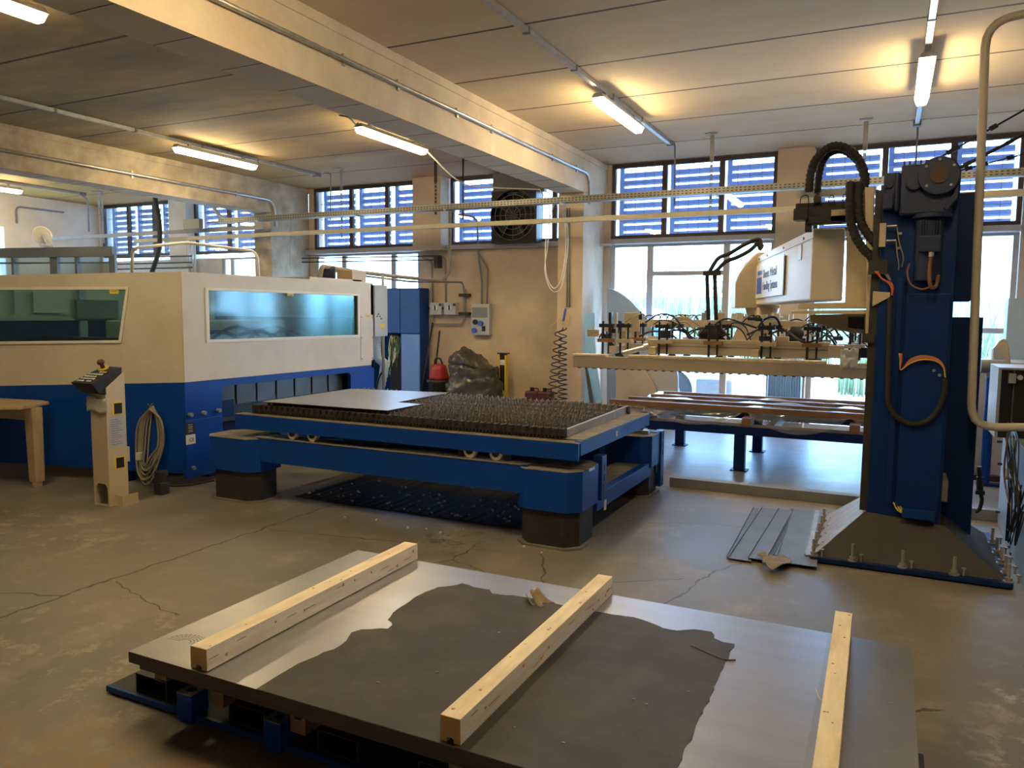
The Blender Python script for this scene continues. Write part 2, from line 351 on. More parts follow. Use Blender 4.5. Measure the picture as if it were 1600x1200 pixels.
    a['wood'] = mat('pale_spruce', (.82, .72, .52), .65, var=.14, scale=7, bump=.15, stretch=(3, .6, 3), dirt=(.50, .33, .17), dscale=5, damt=.45)
    a['woodside'] = mat('spruce_side_lit', (.84, .79, .72), .65, var=.08, scale=7, stretch=(3, .5, 6), dirt=(.58, .42, .25), dscale=2.2, damt=.45)  # whiter spruce copy, with the cool light on the sides put into it
    a['woodb'] = mat('brown_wood', (.30, .145, .065), .6, var=.25, scale=6, stretch=(.5, 4, 4), bump=.15)
    a['woodold'] = mat('old_wood', (.24, .155, .085), .75, var=.3, scale=9, bump=.3)
    a['woodtable'] = mat('worn_table_wood', (.50, .38, .24), .6, var=.15, scale=5, stretch=(.6, 4, 1), dirt=(.25, .17, .1), dscale=4, damt=.4)
    a['red'] = mat('red_plastic', (.42, .03, .03), .4, var=.1)
    a['maroon'] = mat('maroon_plastic', (.10, .025, .035), .45, var=.15)
    a['yellow'] = mat('yellow_paint', (.75, .55, .04), .45, var=.1)
    a['orange'] = mat('orange_cable', (.62, .13, .04), .5, var=.1)
    a['copper'] = mat('brown_cable', (.20, .085, .045), .5, var=.15)
    a['greencable'] = mat('green_cable', (.10, .20, .09), .55, var=.3)
    a['ltblue'] = mat('light_blue_paint', (.22, .47, .80), .4, var=.05)
    a['paleblue'] = mat('pale_blue_plastic', (.50, .72, .95), .4, var=.03)  # kept light: the daylight behind the ribbed panel is put into the colour
    a['bluegray'] = mat('blue_grey_paint', (.34, .46, .62), .45, var=.06)
    a['tarp'] = mat('dark_plastic_tarp', (.06, .055, .045), .22, var=.35, scale=4, bump=.9, bscale=6, dirt=(.20, .17, .12), dscale=3, damt=.4)
    a['cable'] = mat('grey_cable', (.30, .27, .21), .6, var=.15)
    a['wcable'] = mat('white_cable', (.78, .78, .76), .45, var=.03)
    a['diff'] = emis('lit_lamp_diffuser', (1, .78, .44), LAMP)
    a['teal'] = glassmat('tinted_machine_glass', (.42, .62, .64), .05, .10, 0, .28)
    a['plastic'] = glassmat('clear_plastic_film', (.86, .88, .92), .15, .16, .16)
    a['yglass'] = glassmat('booth_glass', (.75, .85, .88), .10, .03)
    a['label'] = mat('yellow_warning_label', (.80, .62, .06), .5, var=.05)
    a['paper'] = mat('paper_label', (.60, .58, .53), .6, var=.06)
    a['plate'] = mat('nameplate_metal', (.05, .05, .05), .4, .4, var=.2)
    a['sign'] = mat('sign_panel', (.70, .71, .72), .4, var=.02)
    a['signblue'] = mat('sign_blue', (.05, .12, .60), .45, var=.03)
    a['ink'] = mat('lettering_ink', (.10, .13, .22), .5, var=.05)
    a['green'] = mat('reed_leaves', (.20, .26, .12), .8, var=.3, scale=3)
    a['ground'] = mat('pale_gravel_ground', (.62, .58, .52), .9, var=.08, scale=2)
    a['carwhite'] = mat('car_paint', (.75, .78, .80), .25, var=.02, coat=.5)
    a['carglass'] = mat('car_glass', (.12, .32, .36), .08, var=.05)
    a['cardb'] = mat('torn_cardboard', (.24, .185, .12), .8, var=.2, scale=9)
    a['scrap'] = mat('scrap_strip_steel', (.15, .148, .15), .55, .5, var=.2, scale=4, dirt=(.14, .13, .12), dscale=3, damt=.5)
    a['flap'] = mat('sooty_plate', (.085, .088, .09), .35, .4, var=.3, scale=3)
    a['railcream'] = mat('dusty_rail_paint', (.40, .37, .27), .55, var=.1)
    a['knot'] = mat('resin_knot', (.45, .25, .10), .6, var=.3, scale=20)
    a['whitewheel'] = mat('pale_nylon_wheel', (.85, .78, .58), .5, var=.05)
    a['primer'] = mat('dark_concrete_paint', (.034, .030, .025), .6, var=.12, scale=3, bump=.1, dirt=(.05, .045, .04), dscale=1.2, damt=.6)
    a['mortar'] = mat('scuffed_grey_steel', (.30, .29, .28), .5, .3, var=.15, scale=9, dirt=(.55, .55, .53), dscale=7, damt=.35)
    a['slag'] = mat('shiny_metal_chips', (.85, .84, .80), .35, .3, var=.1)
    a['shaft'] = mat('dull_shaft_cap', (.06, .032, .022), .5, .3, var=.2)
    a['navyb'] = mat('dark_hose', (.02, .025, .05), .5, var=.1)
    a['cabblue'] = mat('cabinet_blue', (.035, .12, .42), .4, var=.06)
    a['ltcab'] = mat('pale_shiny_blue', (.20, .38, .78), .3, .2, var=.08, scale=3, stretch=(1, 1, .4))
    a['boothgray'] = mat('booth_aluminium', (.17, .20, .23), .45, .3, var=.05)
    a['creampipe'] = mat('cream_pipe', (.52, .48, .41), .45, var=.06)
    a['ribs'] = mat('slat_shade_plate', (.028, .026, .024), .6, .2, var=.4, scale=6, dirt=(.06, .05, .04), dscale=4, damt=.5)  # dark tone stands for the shade below the slats
defmats()
# ================================================================== THE SETTING
YW = 12.2; CH = 4.15
def struct(o): o['kind'] = 'structure'; return o
FL = dict(patch=[(-3.6, 2.4, 1.6, 1.0, (.34, .30, .23), .55, 1.5), (-4.8, 2.3, 2.0, 1.4, (.30, .27, .20), .56, 1.2), (-2.3, 1.8, 1.2, .5, (.27, .17, .08), .42, .9), (.95, 4.2, .45, .8, (.48, .48, .48), .56, 1.3), (.7, 3.3, .4, .8, (.36, .33, .28), .5, 1.2), (-6.0, 3.8, 1.8, .6, (.34, .30, .22), .52, 1.2), (-2.9, 5.1, .5, .5, (.07, .06, .05), .5, 1.0)],
          line=[(-4.46, -2, -4.46, 5.6, .010), (-2.2, 5.0, -1.65, 3.9, .006), (-1.65, 4.6, -1.15, 4.95, .005), (-1.15, 4.35, -1.0, 5.2, .007), (-1.0, 5.2, -.8, 5.55, .006), (-2.95, 4.1, -2.7, 4.6, .006), (-2.7, 4.6, -2.72, 4.95, .006), (-2.7, 4.6, -2.35, 4.45, .005),
                (-1.2, 6.4, .0, 6.45, .006), (-1.9, 6.15, -1.2, 6.4, .005), (-4.4, 4.55, -3.3, 4.75, .005), (-4.4, 3.2, -3.6, 3.0, .005), (.1, 3.72, .3, 3.78, .006), (-4.45, 2.9, -5.6, 2.5, .008)])
struct(B().box(-17, 7, -5, 7.6, -.12, 0).build('floor', floormat('worn_concrete_floor', (.150, .133, .106), (.235, .21, .170), .46, FL)))
struct(B().box(-17, 7, 7.6, 12.3, -.12, 0.001).build('floor', floormat('pale_concrete_floor', (.17, .18, .19), (.26, .265, .265), .36, dict(line=[(-3, 9.2, 1, 9.25, .006), (-2, 10.4, 1, 10.5, .005)]))))
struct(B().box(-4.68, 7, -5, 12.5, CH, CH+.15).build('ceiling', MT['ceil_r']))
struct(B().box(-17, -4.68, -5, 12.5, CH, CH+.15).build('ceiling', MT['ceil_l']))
def beam(x0, x1, m, under):
    b = B(); b.box(x0, x1, -5, YW, 3.575, CH-.001, 0)
    # cornice lip beside the slab and board joints on the underside
    b.box(x1, x1+.012, -5, YW, CH-.09, CH-.002, 0)
    for y in [v*.61 + .2 for v in range(-6, 20)]: b.box(x0+.001, x1-.001, y, y+.006, 3.5725, 3.576, 2)
    b.face([(x0, -5, 3.5745), (x1, -5, 3.5745), (x1, YW, 3.5745), (x0, YW, 3.5745)], 1)
    return struct(b.build('trim_1', [m, under, MT['dgray']]))
beam(-4.68, -4.262, MT['beam'], MT['under'])
beam(-10.93, -10.512, MT['beamold'], MT['under']).name = 'trim_2'
beam(1.62, 2.04, MT['beam'], MT['under']).name = 'trim_3'
def col(x0, x1, n, m):
    struct(B().box(x0, x1, 11.14, 11.65, 0, 3.574).build('trim_%d' % n, m, bevel=.008))
col(-4.68, -4.262, 4, MT['wall']); col(-10.93, -10.512, 5, MT['beamold'])
# back wall: piers, solid parts
wm, ww = MT['wall'], MT['wallw']
def wl_(x0, x1, y0, y1, z0, z1, m=wm, nm='wall_back'): return struct(B().box(x0, x1, y0, y1, z0, z1).build(nm, m))
wl_(-4.68, -4.30, 11.652, 12.4, 0, 3.574); wl_(-4.30, -4.19, YW, 12.5, 0, CH)
wl_(-1.585, -1.09, 12.02, 12.5, 0, CH)
wl_(1.5, 7, YW, 12.5, 0, CH)
wl_(-7.88, -7.287, 11.94, 12.5, 2.86, CH); wl_(-7.88, -7.287, YW, 12.5, 0, 2.859)
wl_(-7.286, -4.681, YW, 12.5, 0, 2.86); wl_(-4.75, -4.681, YW, 12.5, 2.86, CH)
wl_(-10.51, -10.38, YW, 12.5, 0, CH); wl_(-10.93, -10.515, 11.652, 12.5, 0, 3.574, MT['beamold'])
wl_(-10.378, -7.882, YW, 12.5, 0, 1.0)
wl_(-16.8, -16.72, YW, 12.5, 0, CH, ww); wl_(-14.25, -13.72, 12.0, 12.5, 0, CH, ww); wl_(-11.05, -10.935, YW, 12.5, 0, CH, ww); wl_(-16.719, -14.26, YW, 12.5, 0, 2.86, ww); wl_(-13.71, -11.06, YW, 12.5, 0, 1.0, ww)
wl_(-13.71, -12.9, YW, 12.5, 1.0, 2.86, ww)
# left wall with a service opening, right and rear walls
lw = B(); lw.box(-17, -16.8, -5, 7.6, 0, CH); lw.box(-17, -16.8, 10.0, 12.5, 0, CH); lw.box(-17, -16.8, 7.6, 10.0, 3.45, CH); lw.box(-17, -16.8, 7.6, 10.0, 0, 1.2)
struct(lw.build('wall_left', ww))
struct(B().box(-19, -18.8, 7, 11, 0, CH).build('wall_left', MT['gray']))
struct(B().box(7, 7.2, -5, 12.5, 0, CH).build('wall_right', ww))
struct(B().box(-17, 7, -5.2, -5, 0, CH).build('wall_front', ww))
# sill ledges under the upper windows
for x0, x1 in ((-10.50, -7.89), (-7.28, -4.69), (-4.19, -1.59), (-1.085, 1.49)):
    struct(B().box(x0, x1, 12.08, 12.32, 2.865, 2.945).build('trim_6', MT['winbeige'], bevel=.006))
# upper windows: brown frame, panes, outside louvres, safety grid
wi = [0]
def upper_window(x0, x1, z0, z1, mulls, skip=()):
    wi[0] += 1; n = 'window_%d' % wi[0]
    e = thing(n, None, None, ((x0+x1)/2, YW, z0)); e['kind'] = 'structure'
    fr = B(); f = .06
    fr.box(x0, x1, 12.2, 12.27, z0, z0+f); fr.box(x0, x1, 12.2, 12.27, z1-f, z1); fr.box(x0, x0+f, 12.2, 12.27, z0+f, z1-f); fr.box(x1-f, x1, 12.2, 12.27, z0+f, z1-f)
    for mx in mulls: fr.box(mx-.04, mx+.04, 12.2, 12.27, z0+f, z1-f)
    fr.build('window_frame', MT['winframe'], e, bevel=.004)
    xs = [x0+.02] + list(mulls) + [x1-.02]
    for i, (a, b) in enumerate(zip(xs, xs[1:])):
        if i in skip: continue
        a2, b2 = a+.04, b-.04
        B().box(a2, b2, 12.235, 12.241, z0+f, z1-f).build('window_pane', MT['winglass'], e)
        lv = B(); k = 0; z = z0+.075
        while z < z1-.07:
            lv.obox(((a2+b2)/2+.02, 12.46, z), ((b2-a2)/2-.05, 0, 0), (0, .02, -.012), (0, .016, .034)); z += .122
        lv.box(a2-.0, a2+.07, 12.42, 12.5, z0, z1); lv.build('louvre_blades', MT['slat'], e)
        gr = B(); nn = int((b2-a2)/.19)
        for j in range(1, nn+1):
            x = a2+(b2-a2)*j/(nn+1); gr.box(x-.004, x+.004, 12.30, 12.308, z0+.05, z1-.05)
        for zz in (z0+.3, z0+.6, z0+.9): gr.box(a2, b2, 12.31, 12.316, zz, zz+.008)
        gr.build('safety_grid', MT['gray'], e)
mxs = lambda *p: [at(q, 320, y=12.22).x for q in p]
upper_window(-4.18, -1.60, 2.95, CH-.005, mxs(1038, 1127))
upper_window(-1.08, 1.49, 2.95, CH-.005, mxs(1380, 1486))
upper_window(-10.37, -7.885, 2.95, CH-.005, mxs(549, 605))
upper_window(-7.24, -4.76, 2.95, CH-.005, [-6.28, -5.20], skip=(1,))
upper_window(-16.7, -14.27, 2.95, CH-.005, mxs(200, 240))
upper_window(-13.70, -11.06, 2.95, CH-.005, mxs(357))
# lower glazing
def lower_window(x0, x1, z0, z1, mulls, trans, f=.07):
    wi[0] += 1; e = thing('window_%d' % wi[0], None, None, ((x0+x1)/2, YW, z0)); e['kind'] = 'structure'
    fr = B(); fr.box(x0, x1, 12.22, 12.28, z0, z0+f); fr.box(x0, x1, 12.22, 12.28, z1-f*.6, z1); fr.box(x0, x0+f, 12.22, 12.28, z0+f, z1-f*.6); fr.box(x1-f, x1, 12.22, 12.28, z0+f, z1-f*.6)
    for mx in mulls: fr.box(mx-.05, mx+.05, 12.215, 12.285, z0+f, z1-f*.6)
    for (a, b, z) in trans: fr.box(a, b, 12.22, 12.28, z-.035, z+.035)
    fr.build('window_frame', MT['winbeige'], e, bevel=.004)
    xs = [x0+.03] + list(mulls) + [x1-.03]
    for a, b in zip(xs, xs[1:]): B().box(a+.045, b-.045, 12.247, 12.253, z0+f, z1-f*.6).build('window_pane', MT['winglass'], e)
m1, m2 = mxs(1018, 1138); tz = at(1060, 427, y=12.25).z
lower_window(-4.18, -1.59, .05, 2.86, [m1, m2], [(m1+.05, m2-.05, tz)])
lower_window(-1.085, 1.49, .05, 2.86, [at(1345, 595, y=12.25).x+.15, at(1600, 420, y=12.2).x], [(-1.0, 1.4, 1.55)])
lower_window(-10.37, -7.885, 1.02, 2.86, [at(537, 430, y=12.2).x, at(614, 430, y=12.2).x], [])
lower_window(-12.9, -11.06, 1.02, 2.86, [at(362, 420, y=12.2).x], [])
# ================================================================== OUTSIDE
tag(B().box(-40, 30, 12.6, 60, -.15, -.02).build('yard_ground', MT['ground']), 'pale sunlit yard outside behind the windows', 'ground', kind='structure')
def reeds(x0, x1, y, h, n, label):
    b = B()
    for i in range(n):
        x = random.uniform(x0, x1); yy = y + random.uniform(-.8, .8); hh = h*random.uniform(.5, 1.05)
        lean = random.uniform(-.35, .35)
        p = crv([(x, yy, -.02), (x+lean*.2, yy, hh*.5), (x+lean, yy+random.uniform(-.2, .2), hh)], 3)
        b.tube(p, .02, 3, rf=lambda t, i: 1.3-t)
    tag(b.build('reed_bed', MT['green']), label, 'reeds', kind='stuff')
reeds(-7.5, -1.5, 24, 3.2, 420, 'tall pale reeds growing outside behind the glazed wall beside the column')
reeds(-1.0, 4.2, 19, 2.2, 300, 'leafy green bushes outside seen right of the blue crane mast')
tag(B().box(-30, 20, 40, 41, -.02, 2.6).build('hedge', mat('far_hedge', (.30, .38, .34), .9, var=.2, scale=1)), 'distant pale hedge along the far side of the yard', 'hedge')
# car parked outside
def car():
    yc = 13.4; XE = at(1142, 600, y=yc).x; XW = at(1043, 600, y=yc).x; ZR = at(1060, 482, y=yc+.3).z
    t = thing('parked_van', 'white van parked outside close to the glazed wall behind the loading table', 'van', (XE-2, yc+1, -.02))
    prof = [(XE-4.3, .35), (XE-4.35, 1.0), (XE-4.2, ZR-.05), (XE-1.75, ZR), (XE-1.0, 1.22), (XE-.25, 1.02), (XE, .72), (XE, .35), (XW+.48, .35), (XW+.42, .62), (XW+.2, .82), (XW, .88), (XW-.2, .82), (XW-.42, .62), (XW-.48, .35)]
    b = B(); b.prism([(x, yc, z) for x, z in prof], (0, 1.8, 0)); b.build('van_body', MT['carwhite'], t)
    B().prism([(XE-1.68, yc-.012, ZR-.08), (XE-1.02, yc-.012, 1.27), (XE-2.3, yc-.012, 1.27), (XE-2.3, yc-.012, ZR-.08)], (0, 1.824, 0)).build('side_window', MT['carglass'], t)
    for x in (XW, XE-3.6):
        w = B(); w.cyl((x, yc+.02, .37), (x, yc+.25, .37), .39, n=28); o = w.build('wheel', MT['rubber'], t)
        h = B(); h.cyl((x, yc+.005, .37), (x, yc+.03, .37), .22, n=20); h.build('hub_cap', MT['zinc'], o)
    B().box(XW+.5, XE+.03, yc-.03, yc+1.83, .30, .62).build('bumper', MT['gray'], t, bevel=.04)
car()
# ================================================================== CEILING SERVICES
def lamp(x, y0, lab, top=4.10):
    t = thing('fluorescent_lamp', lab, 'lamp', (x, y0+.76, 3.95), 'ceiling lamps')
    y1 = y0+1.52
    B().hexa([(x-.07, y0, 4.01), (x+.07, y0, 4.01), (x+.07, y1, 4.01), (x-.07, y1, 4.01)], [(x-.045, y0+.02, 4.06), (x+.045, y0+.02, 4.06), (x+.045, y1-.02, 4.06), (x-.045, y1-.02, 4.06)]).build('lamp_housing', MT['ltgray'], t, bevel=.004)
    B().hexa([(x-.042, y0+.03, 3.945), (x+.042, y0+.03, 3.945), (x+.042, y1-.03, 3.945), (x-.042, y1-.03, 3.945)], [(x-.063, y0+.008, 4.009), (x+.063, y0+.008, 4.009), (x+.063, y1-.008, 4.009), (x-.063, y1-.008, 4.009)]).build('lamp_diffuser', MT['diff'], t, bevel=.008)
    for yy in (y0+.25, y1-.25): B().box(x-.02, x+.02, yy-.02, yy+.02, 4.06, top).build('mounting_bracket', MT['zinc'], t)
    return t
LX = {'a': -9.09, 'b': -6.01, 'c': -2.88, 'd': .185}
names = {('a', 7.8): 'lit fluorescent lamp on the grey channel, nearest the old concrete beam on the left', ('b', 7.9): 'lit fluorescent lamp left of the big beam with a white cord running from its end',
         ('c', 7.87): 'lit fluorescent lamp on the grey channel just right of the big painted beam', ('d', 7.87): 'lit fluorescent lamp above the blue crane mast, rightmost of all',
         ('b', 2.45): 'lit fluorescent lamp cut by the top left corner, nearest the camera'}
for k, x in LX.items():
    for y in (7.87 if k in 'cd' else 7.8 if k == 'a' else 7.9, 2.45):
        if y == 2.45 and k == 'a': continue
        lamp(x, y, names.get((k, y), 'lit fluorescent lamp out of view above the foreground, %s' % ('beside the big beam' if k == 'c' else 'in line with the crane lamp')), CH-.001 if k == 'b' else 4.10)
lamp(-12.3, 7.9, 'lit fluorescent lamp in the far left bay hidden above the old beam', CH-.001)
lamp(-15.2, 7.9, 'lit fluorescent lamp in the far left bay close to the left wall', CH-.001)
def channel(x, y0, y1, label, w=.05):
    t = thing('lighting_channel', label, 'cable channel', (x, (y0+y1)/2, 4.10), 'lighting channels')
    b = B(); b.box(x-w/2, x+w/2, y0, y1, 4.101, 4.145); b.build('channel_body', MT['zinc'], t)
    for y in [y0+.3+i*1.1 for i in range(int((y1-y0)/1.1))]: B().box(x-w/2-.008, x+w/2+.008, y, y+.03, 4.095, 4.149).build('channel_clip', MT['gray'], t)
    B().box(x-.045, x+.045, y1, y1+.11, 4.085, 4.149).build('junction_box', MT['gray'], t)
channel(-2.88, -3, 10.85, 'grey lighting channel on the ceiling right of the big beam')
channel(.185, -3, 10.95, 'grey lighting channel above the blue crane mast')
xl = at(300, 221, z=4.12).x
channel(-9.15, -3, 10.8, 'grey lighting channel across the stained left ceiling')
channel(at(100, 299, z=4.12).x, 3, at(122, 303, z=4.12).y, 'grey lighting channel in the far left bay')
def pipe(name, pts, r, label, cat, m='zinc', bendr=.1, n=8, group=None, clips=()):
    t = thing(name, label, cat, V(pts[0]), group)
    B().tube(bend(pts, bendr), r, n).build('pipe_run', MT[m], t)
    for c in clips:
        c = V(c); B().obox(c, (.012, 0, 0), (0, .015, 0), (0, 0, r*2.2)).build('pipe_clip', MT['zinc'], t)
    return t
# drops from the channels
for px, py0, py1, lab in ((1050, 222, 322, 'thin steel conduit dropping from the channel right of the big beam'), (512, 270, 345, 'thin steel conduit dropping from the left ceiling channel')):
    p = at(px-8, py0, z=4.1); q = at(px+4, py0+4, y=p.y+.1); r = at(px+4, py1, y=p.y+.1)
    pipe('conduit', [(p.x, p.y+.05, 4.11), (q.x, q.y+.02, 4.10), (r.x, r.y, r.z)], .012, lab, 'conduit', 'gray')
pipe('conduit', [(.195, 11.06, 4.1), (.195, 11.08, 3.40)], .012, 'thin steel conduit dropping straight down above the crane gearbox', 'conduit', 'gray')
# conduits on the beam faces
pipe('conduit', [(-4.235, -3, 3.86), (-4.235, 11.3, 3.86), (-4.235, 11.33, 3.42)], .022, 'steel conduit along the painted beam bending down at the column', 'conduit', 'zinc', .22, clips=[(-4.25, y, 3.86) for y in (5.4, 6.2, 7.3, 8.1, 9.9, 10.8)])
pipe('conduit', [(-10.48, -1, 3.80), (-10.48, 11.2, 3.80), (-10.48, 11.25, 3.32)], .024, 'dark steel conduit along the old concrete beam on the left', 'conduit', 'zinc', .22, clips=[(-10.5, y, 3.80) for y in (6.0, 8.2, 10.3)])
# perforated cable tray and busbar rail
TY = 10.62
tr = thing('cable_tray', 'long perforated steel cable tray hung across the hall above the machines', 'cable tray', (-2, TY, 3.35))
x0 = at(345, 345, y=TY).x
b = B(); b.box(x0, 6.5, TY-.075, TY+.075, 3.345, 3.349); b.box(x0, 6.5, TY+.071, TY+.075, 3.349, 3.43); 
b.box(x0, 6.5, TY-.075, TY-.071, 3.345, 3.43)
x = x0+.03
while x < 6.4:
    b.box(x, x+.028, TY-.0765, TY-.0745, 3.364, 3.377, 1); b.box(x, x+.028, TY-.0765, TY-.0745, 3.397, 3.410, 1); x += .055
b.build('tray_body', [MT['tray'], MT['dgray']], tr)
for i in range(5):
    yy = TY-.05+i*.022; B().tube(crv([(x0-.3 if i < 3 else x0, yy, 3.36+random.random()*.02)] + [(x0+j*1.2, yy+random.uniform(-.01, .01), 3.36+random.random()*.02) for j in range(1, 14)], 3), .008, 5).build('laid_cable', MT[('cable', 'black', 'gray', 'cable', 'wcable')[i]], tr)
rl = thing('busbar_rail', 'long cream busbar rail running under the perforated cable tray', 'rail', (-4, TY, 3.08))
xa, xb = at(210, 371, y=TY).x, at(1262, 328, y=TY).x
B().box(xa, xb, TY-.03, TY+.03, 3.065, 3.135).build('rail_body', MT['railcream'], rl, bevel=.006)
B().box(xb+.9, 6.0, TY-.03, TY+.03, 3.12, 3.20).build('rail_body', MT['railcream'], rl, bevel=.006)
for px in (405, 560, 700, 880, 1118, 1300):
    p = at(px, 330, y=TY); B().box(p.x-.015, p.x+.015, TY-.11, TY+.11, 3.325, 3.343).build('rail_bracket', MT['ltgray'], rl)
xa2, xb2 = at(60, 362, y=TY).x, at(405, 346, y=TY).x
tag(B().box(xa2, xb2, TY+.05, TY+.10, 3.21, 3.28).build('steel_rail', MT['gray']), 'dark steel rail hung in the far left bay before the windows', 'rail')
HANG = [((1122, 219), 3.0, 'slotted steel hanger in front of the window right of the column', 'zinc'), ((1355, 198), 3.3, 'slotted steel hanger beside the black hose arch', 'zinc'), ((555, 270), 3.0, 'twisted slotted hanger in front of the window left of the pilaster', 'gray'), ((703, 258), 3.3, 'dark slotted hanger at the left edge of the window with the fan', 'black'), ((171, 302), 3.0, 'slotted hanger in the far left bay before the first window', 'zinc'), ((281, 318), 3.1, 'slotted hanger at the pier between the far left windows', 'zinc')]
for (px, py), zb, lab, m in HANG:
    p = at(px, py, z=CH); x, y = p.x, TY
    t = thing('tray_hanger', lab, 'hanger', (x, y, CH), 'tray hangers')
    B().box(x-.075, x+.075, y-.03, y+.03, CH-.012, CH-.001).build('mounting_plate', MT['gray'], t)
    b = B(); b.box(x-.028, x+.028, y+.08, y+.086, 3.8, CH-.012); z = zb
    while z < 3.8:
        b.box(x-.018, x+.018, y+.08, y+.086, z, z+.035); b.box(x-.018, x-.009, y+.08, y+.086, z+.035, z+.06); b.box(x+.009, x+.018, y+.08, y+.086, z+.035, z+.06); z += .06
    b.build('slotted_strip', MT['gray' if m == 'zinc' else m], t)
p = at(754, 258, z=CH); pipe('threaded_rod', [(p.x, TY+.1, CH), (p.x, TY+.1, 3.2)], .012, 'dark threaded rod in front of the window beside the fan heater', 'rod', 'black')
# cord from lamp b, loop of white cable at the column
L0 = V((-6.01, 9.42, 4.03))
pts = [L0, at(720, 285, y=10.0), at(770, 293, y=10.5), at(843, 296, y=10.9)]
t = thing('hanging_cable', 'white cord sagging from the lamp to a hanging loop of white cable by the column', 'cable', L0)
B().tube(crv(pts, 8), .011, 6).build('cord_run', MT['wcable'], t)
P = lambda *l: [at(a, b, y=10.95) for a, b in l]
B().tube(crv(P((843, 296), (858, 325), (856, 380), (851, 420), (858, 448), (868, 456), (878, 445), (886, 400), (887, 360), (880, 325), (872, 312), (862, 330), (853, 375), (853, 425), (864, 450), (876, 438), (883, 400), (884, 360), (876, 318)), 6), .008, 6).build('cable_loop', MT['wcable'], t)
B().tube(crv([at(530, 180, z=4.11), at(545, 184, z=4.1), at(556, 195, z=4.1), V((-6.01, 7.9, 4.06))], 6), .009, 6).build('supply_cord', MT['black'], t)
# ================================================================== LASER CUTTING MACHINE
MA = V((-6.17, 5.32, 0)); MD = V((-.976, -.216, 0)).normalized(); MN = V((MD.y, -MD.x, 0))   # front face runs along MD
if MN.dot(V((0, -1, 0))) < 0: MN = -MN
SXM = MA.x; SYB = 8.40
def fp(s, z, off=0): return MA + MD*s + MN*off + V((0, 0, z))
mc = thing('laser_cutting_machine', 'large white and blue enclosed laser cutting machine with tinted windows', 'machine', (-8.5, 6.8, 0))
FE = 5.2
tt = lambda s: 2.115-.012*s; tb = lambda s: 1.04-.045*s
# upper housing: front panel with slanted window, side panel with long window
b = B()
b.ringpanel([fp(0, tb(0)), fp(0, tt(0)), fp(FE, tt(FE)), fp(FE, tb(FE))], [fp(.715, 1.43), fp(.605, 1.955), fp(4.6, 1.94), fp(4.6, 1.33)], -MN*.05)
sp_ = lambda y, z, o=0: V((SXM+o, y, z))
b.ringpanel([sp_(5.32, 1.04), sp_(5.32, 2.115), sp_(SYB, 2.12), sp_(SYB, 1.036)], [sp_(5.625, 1.435), sp_(5.625, 1.96), sp_(8.08, 1.957), sp_(8.08, 1.43)], (-.05, 0, 0))
pb = fp(FE, 0); b.box(pb.x, SXM, SYB-.05, SYB, 1.0, 2.1); b.box(pb.x-.05, pb.x, pb.y, SYB, .9, 2.08)
hs = b.build('housing', MT['cream'], mc, weld=True)
B().box(SXM-.004, SXM+.012, 5.312, 5.40, 1.04, 2.117).build('corner_trim', MT['cream'], mc, bevel=.004)
b = B(); b.ringpanel([fp(.70, 1.415, .006), fp(.588, 1.97, .006), fp(4.62, 1.955, .006), fp(4.62, 1.315, .006)], [fp(.727, 1.442, .006), fp(.622, 1.943, .006), fp(4.58, 1.93, .006), fp(4.58, 1.343, .006)], MN*.008)
b.ringpanel([sp_(5.60, 1.42, .003), sp_(5.60, 1.972, .003), sp_(8.10, 1.97, .003), sp_(8.10, 1.415, .003)], [sp_(5.64, 1.45, .003), sp_(5.64, 1.945, .003), sp_(8.06, 1.943, .003), sp_(8.06, 1.445, .003)], (.008, 0, 0))
b.build('window_seal', MT['white'], mc)
b = B(); b.prism([fp(.71, 1.425, -.02), fp(.60, 1.96, -.02), fp(4.6, 1.945, -.02), fp(4.6, 1.325, -.02)], -MN*.006); b.build('front_window', MT['teal'], mc)
b = B(); b.box(SXM-.026, SXM-.02, 5.62, 8.085, 1.43, 1.96); b.build('side_window', MT['teal'], mc)
b = B(); b.box(SXM+.001, SXM+.006, 8.12, 8.385, 1.10, 1.70); 
b.build('service_panel', MT['cream'], mc)
b = B()
for y in (8.14, 8.365):
    for z in (1.13, 1.4, 1.67): b.cyl((SXM+.004, y, z), (SXM+.011, y, z), .008, n=8)
b.build('panel_screws', MT['gray'], mc)
# inside: machine bed, cutting bridge, head
b = B(); b.box(-11.0, -6.45, 5.9, 8.3, .60, 1.12); b.build('machine_bed', MT['navy'], mc)
B().box(-11.1, -6.3, 8.28, 8.33, 1.12, 2.05).build('inner_back_wall', MT['bluegray'], mc)
B().box(-9.4, -6.35, 8.18, 8.275, 1.12, 1.66).build('inner_dark_box', MT['navy'], mc)  # dark box added for the dark band low in the side window
for pa, pb_ in ((408, 488), (498, 556)):
    q0, q1 = at(pa, 480, y=8.2).x, at(pb_, 480, y=8.2).x; r_ = (q1-q0)/2
    B().prism([V((q0+r_, 8.26, 1.6))+V((-r_*math.cos(k*PI/12), 0, .38*math.sin(k*PI/12))) for k in range(13)], (0, .015, 0)).build('arched_panel', MT['cream'], mc)  # pale rounded panels added for the arcs in the side window
for (a1, b1, a2, b2, m_) in ((50, 456, 105, 489, 'cream'), (118, 468, 184, 498, 'gray'), (20, 452, 31, 489, 'cream')):
    q0, q1 = at(a1, b1, x=-9.38), at(a2, b2, x=-9.38); B().box(-9.40, -9.36, q0.y, q1.y, q1.z, q0.z).build('inner_panel', MT[m_], mc)
B().box(-9.50, -9.45, 5.3, 8.27, 1.62, 2.0).build('inner_end_wall', MT['cream'], mc)
B().box(-9.50, -9.44, 5.3, 8.27, 1.121, 1.60).build('inner_end_wall', MT['navy'], mc)
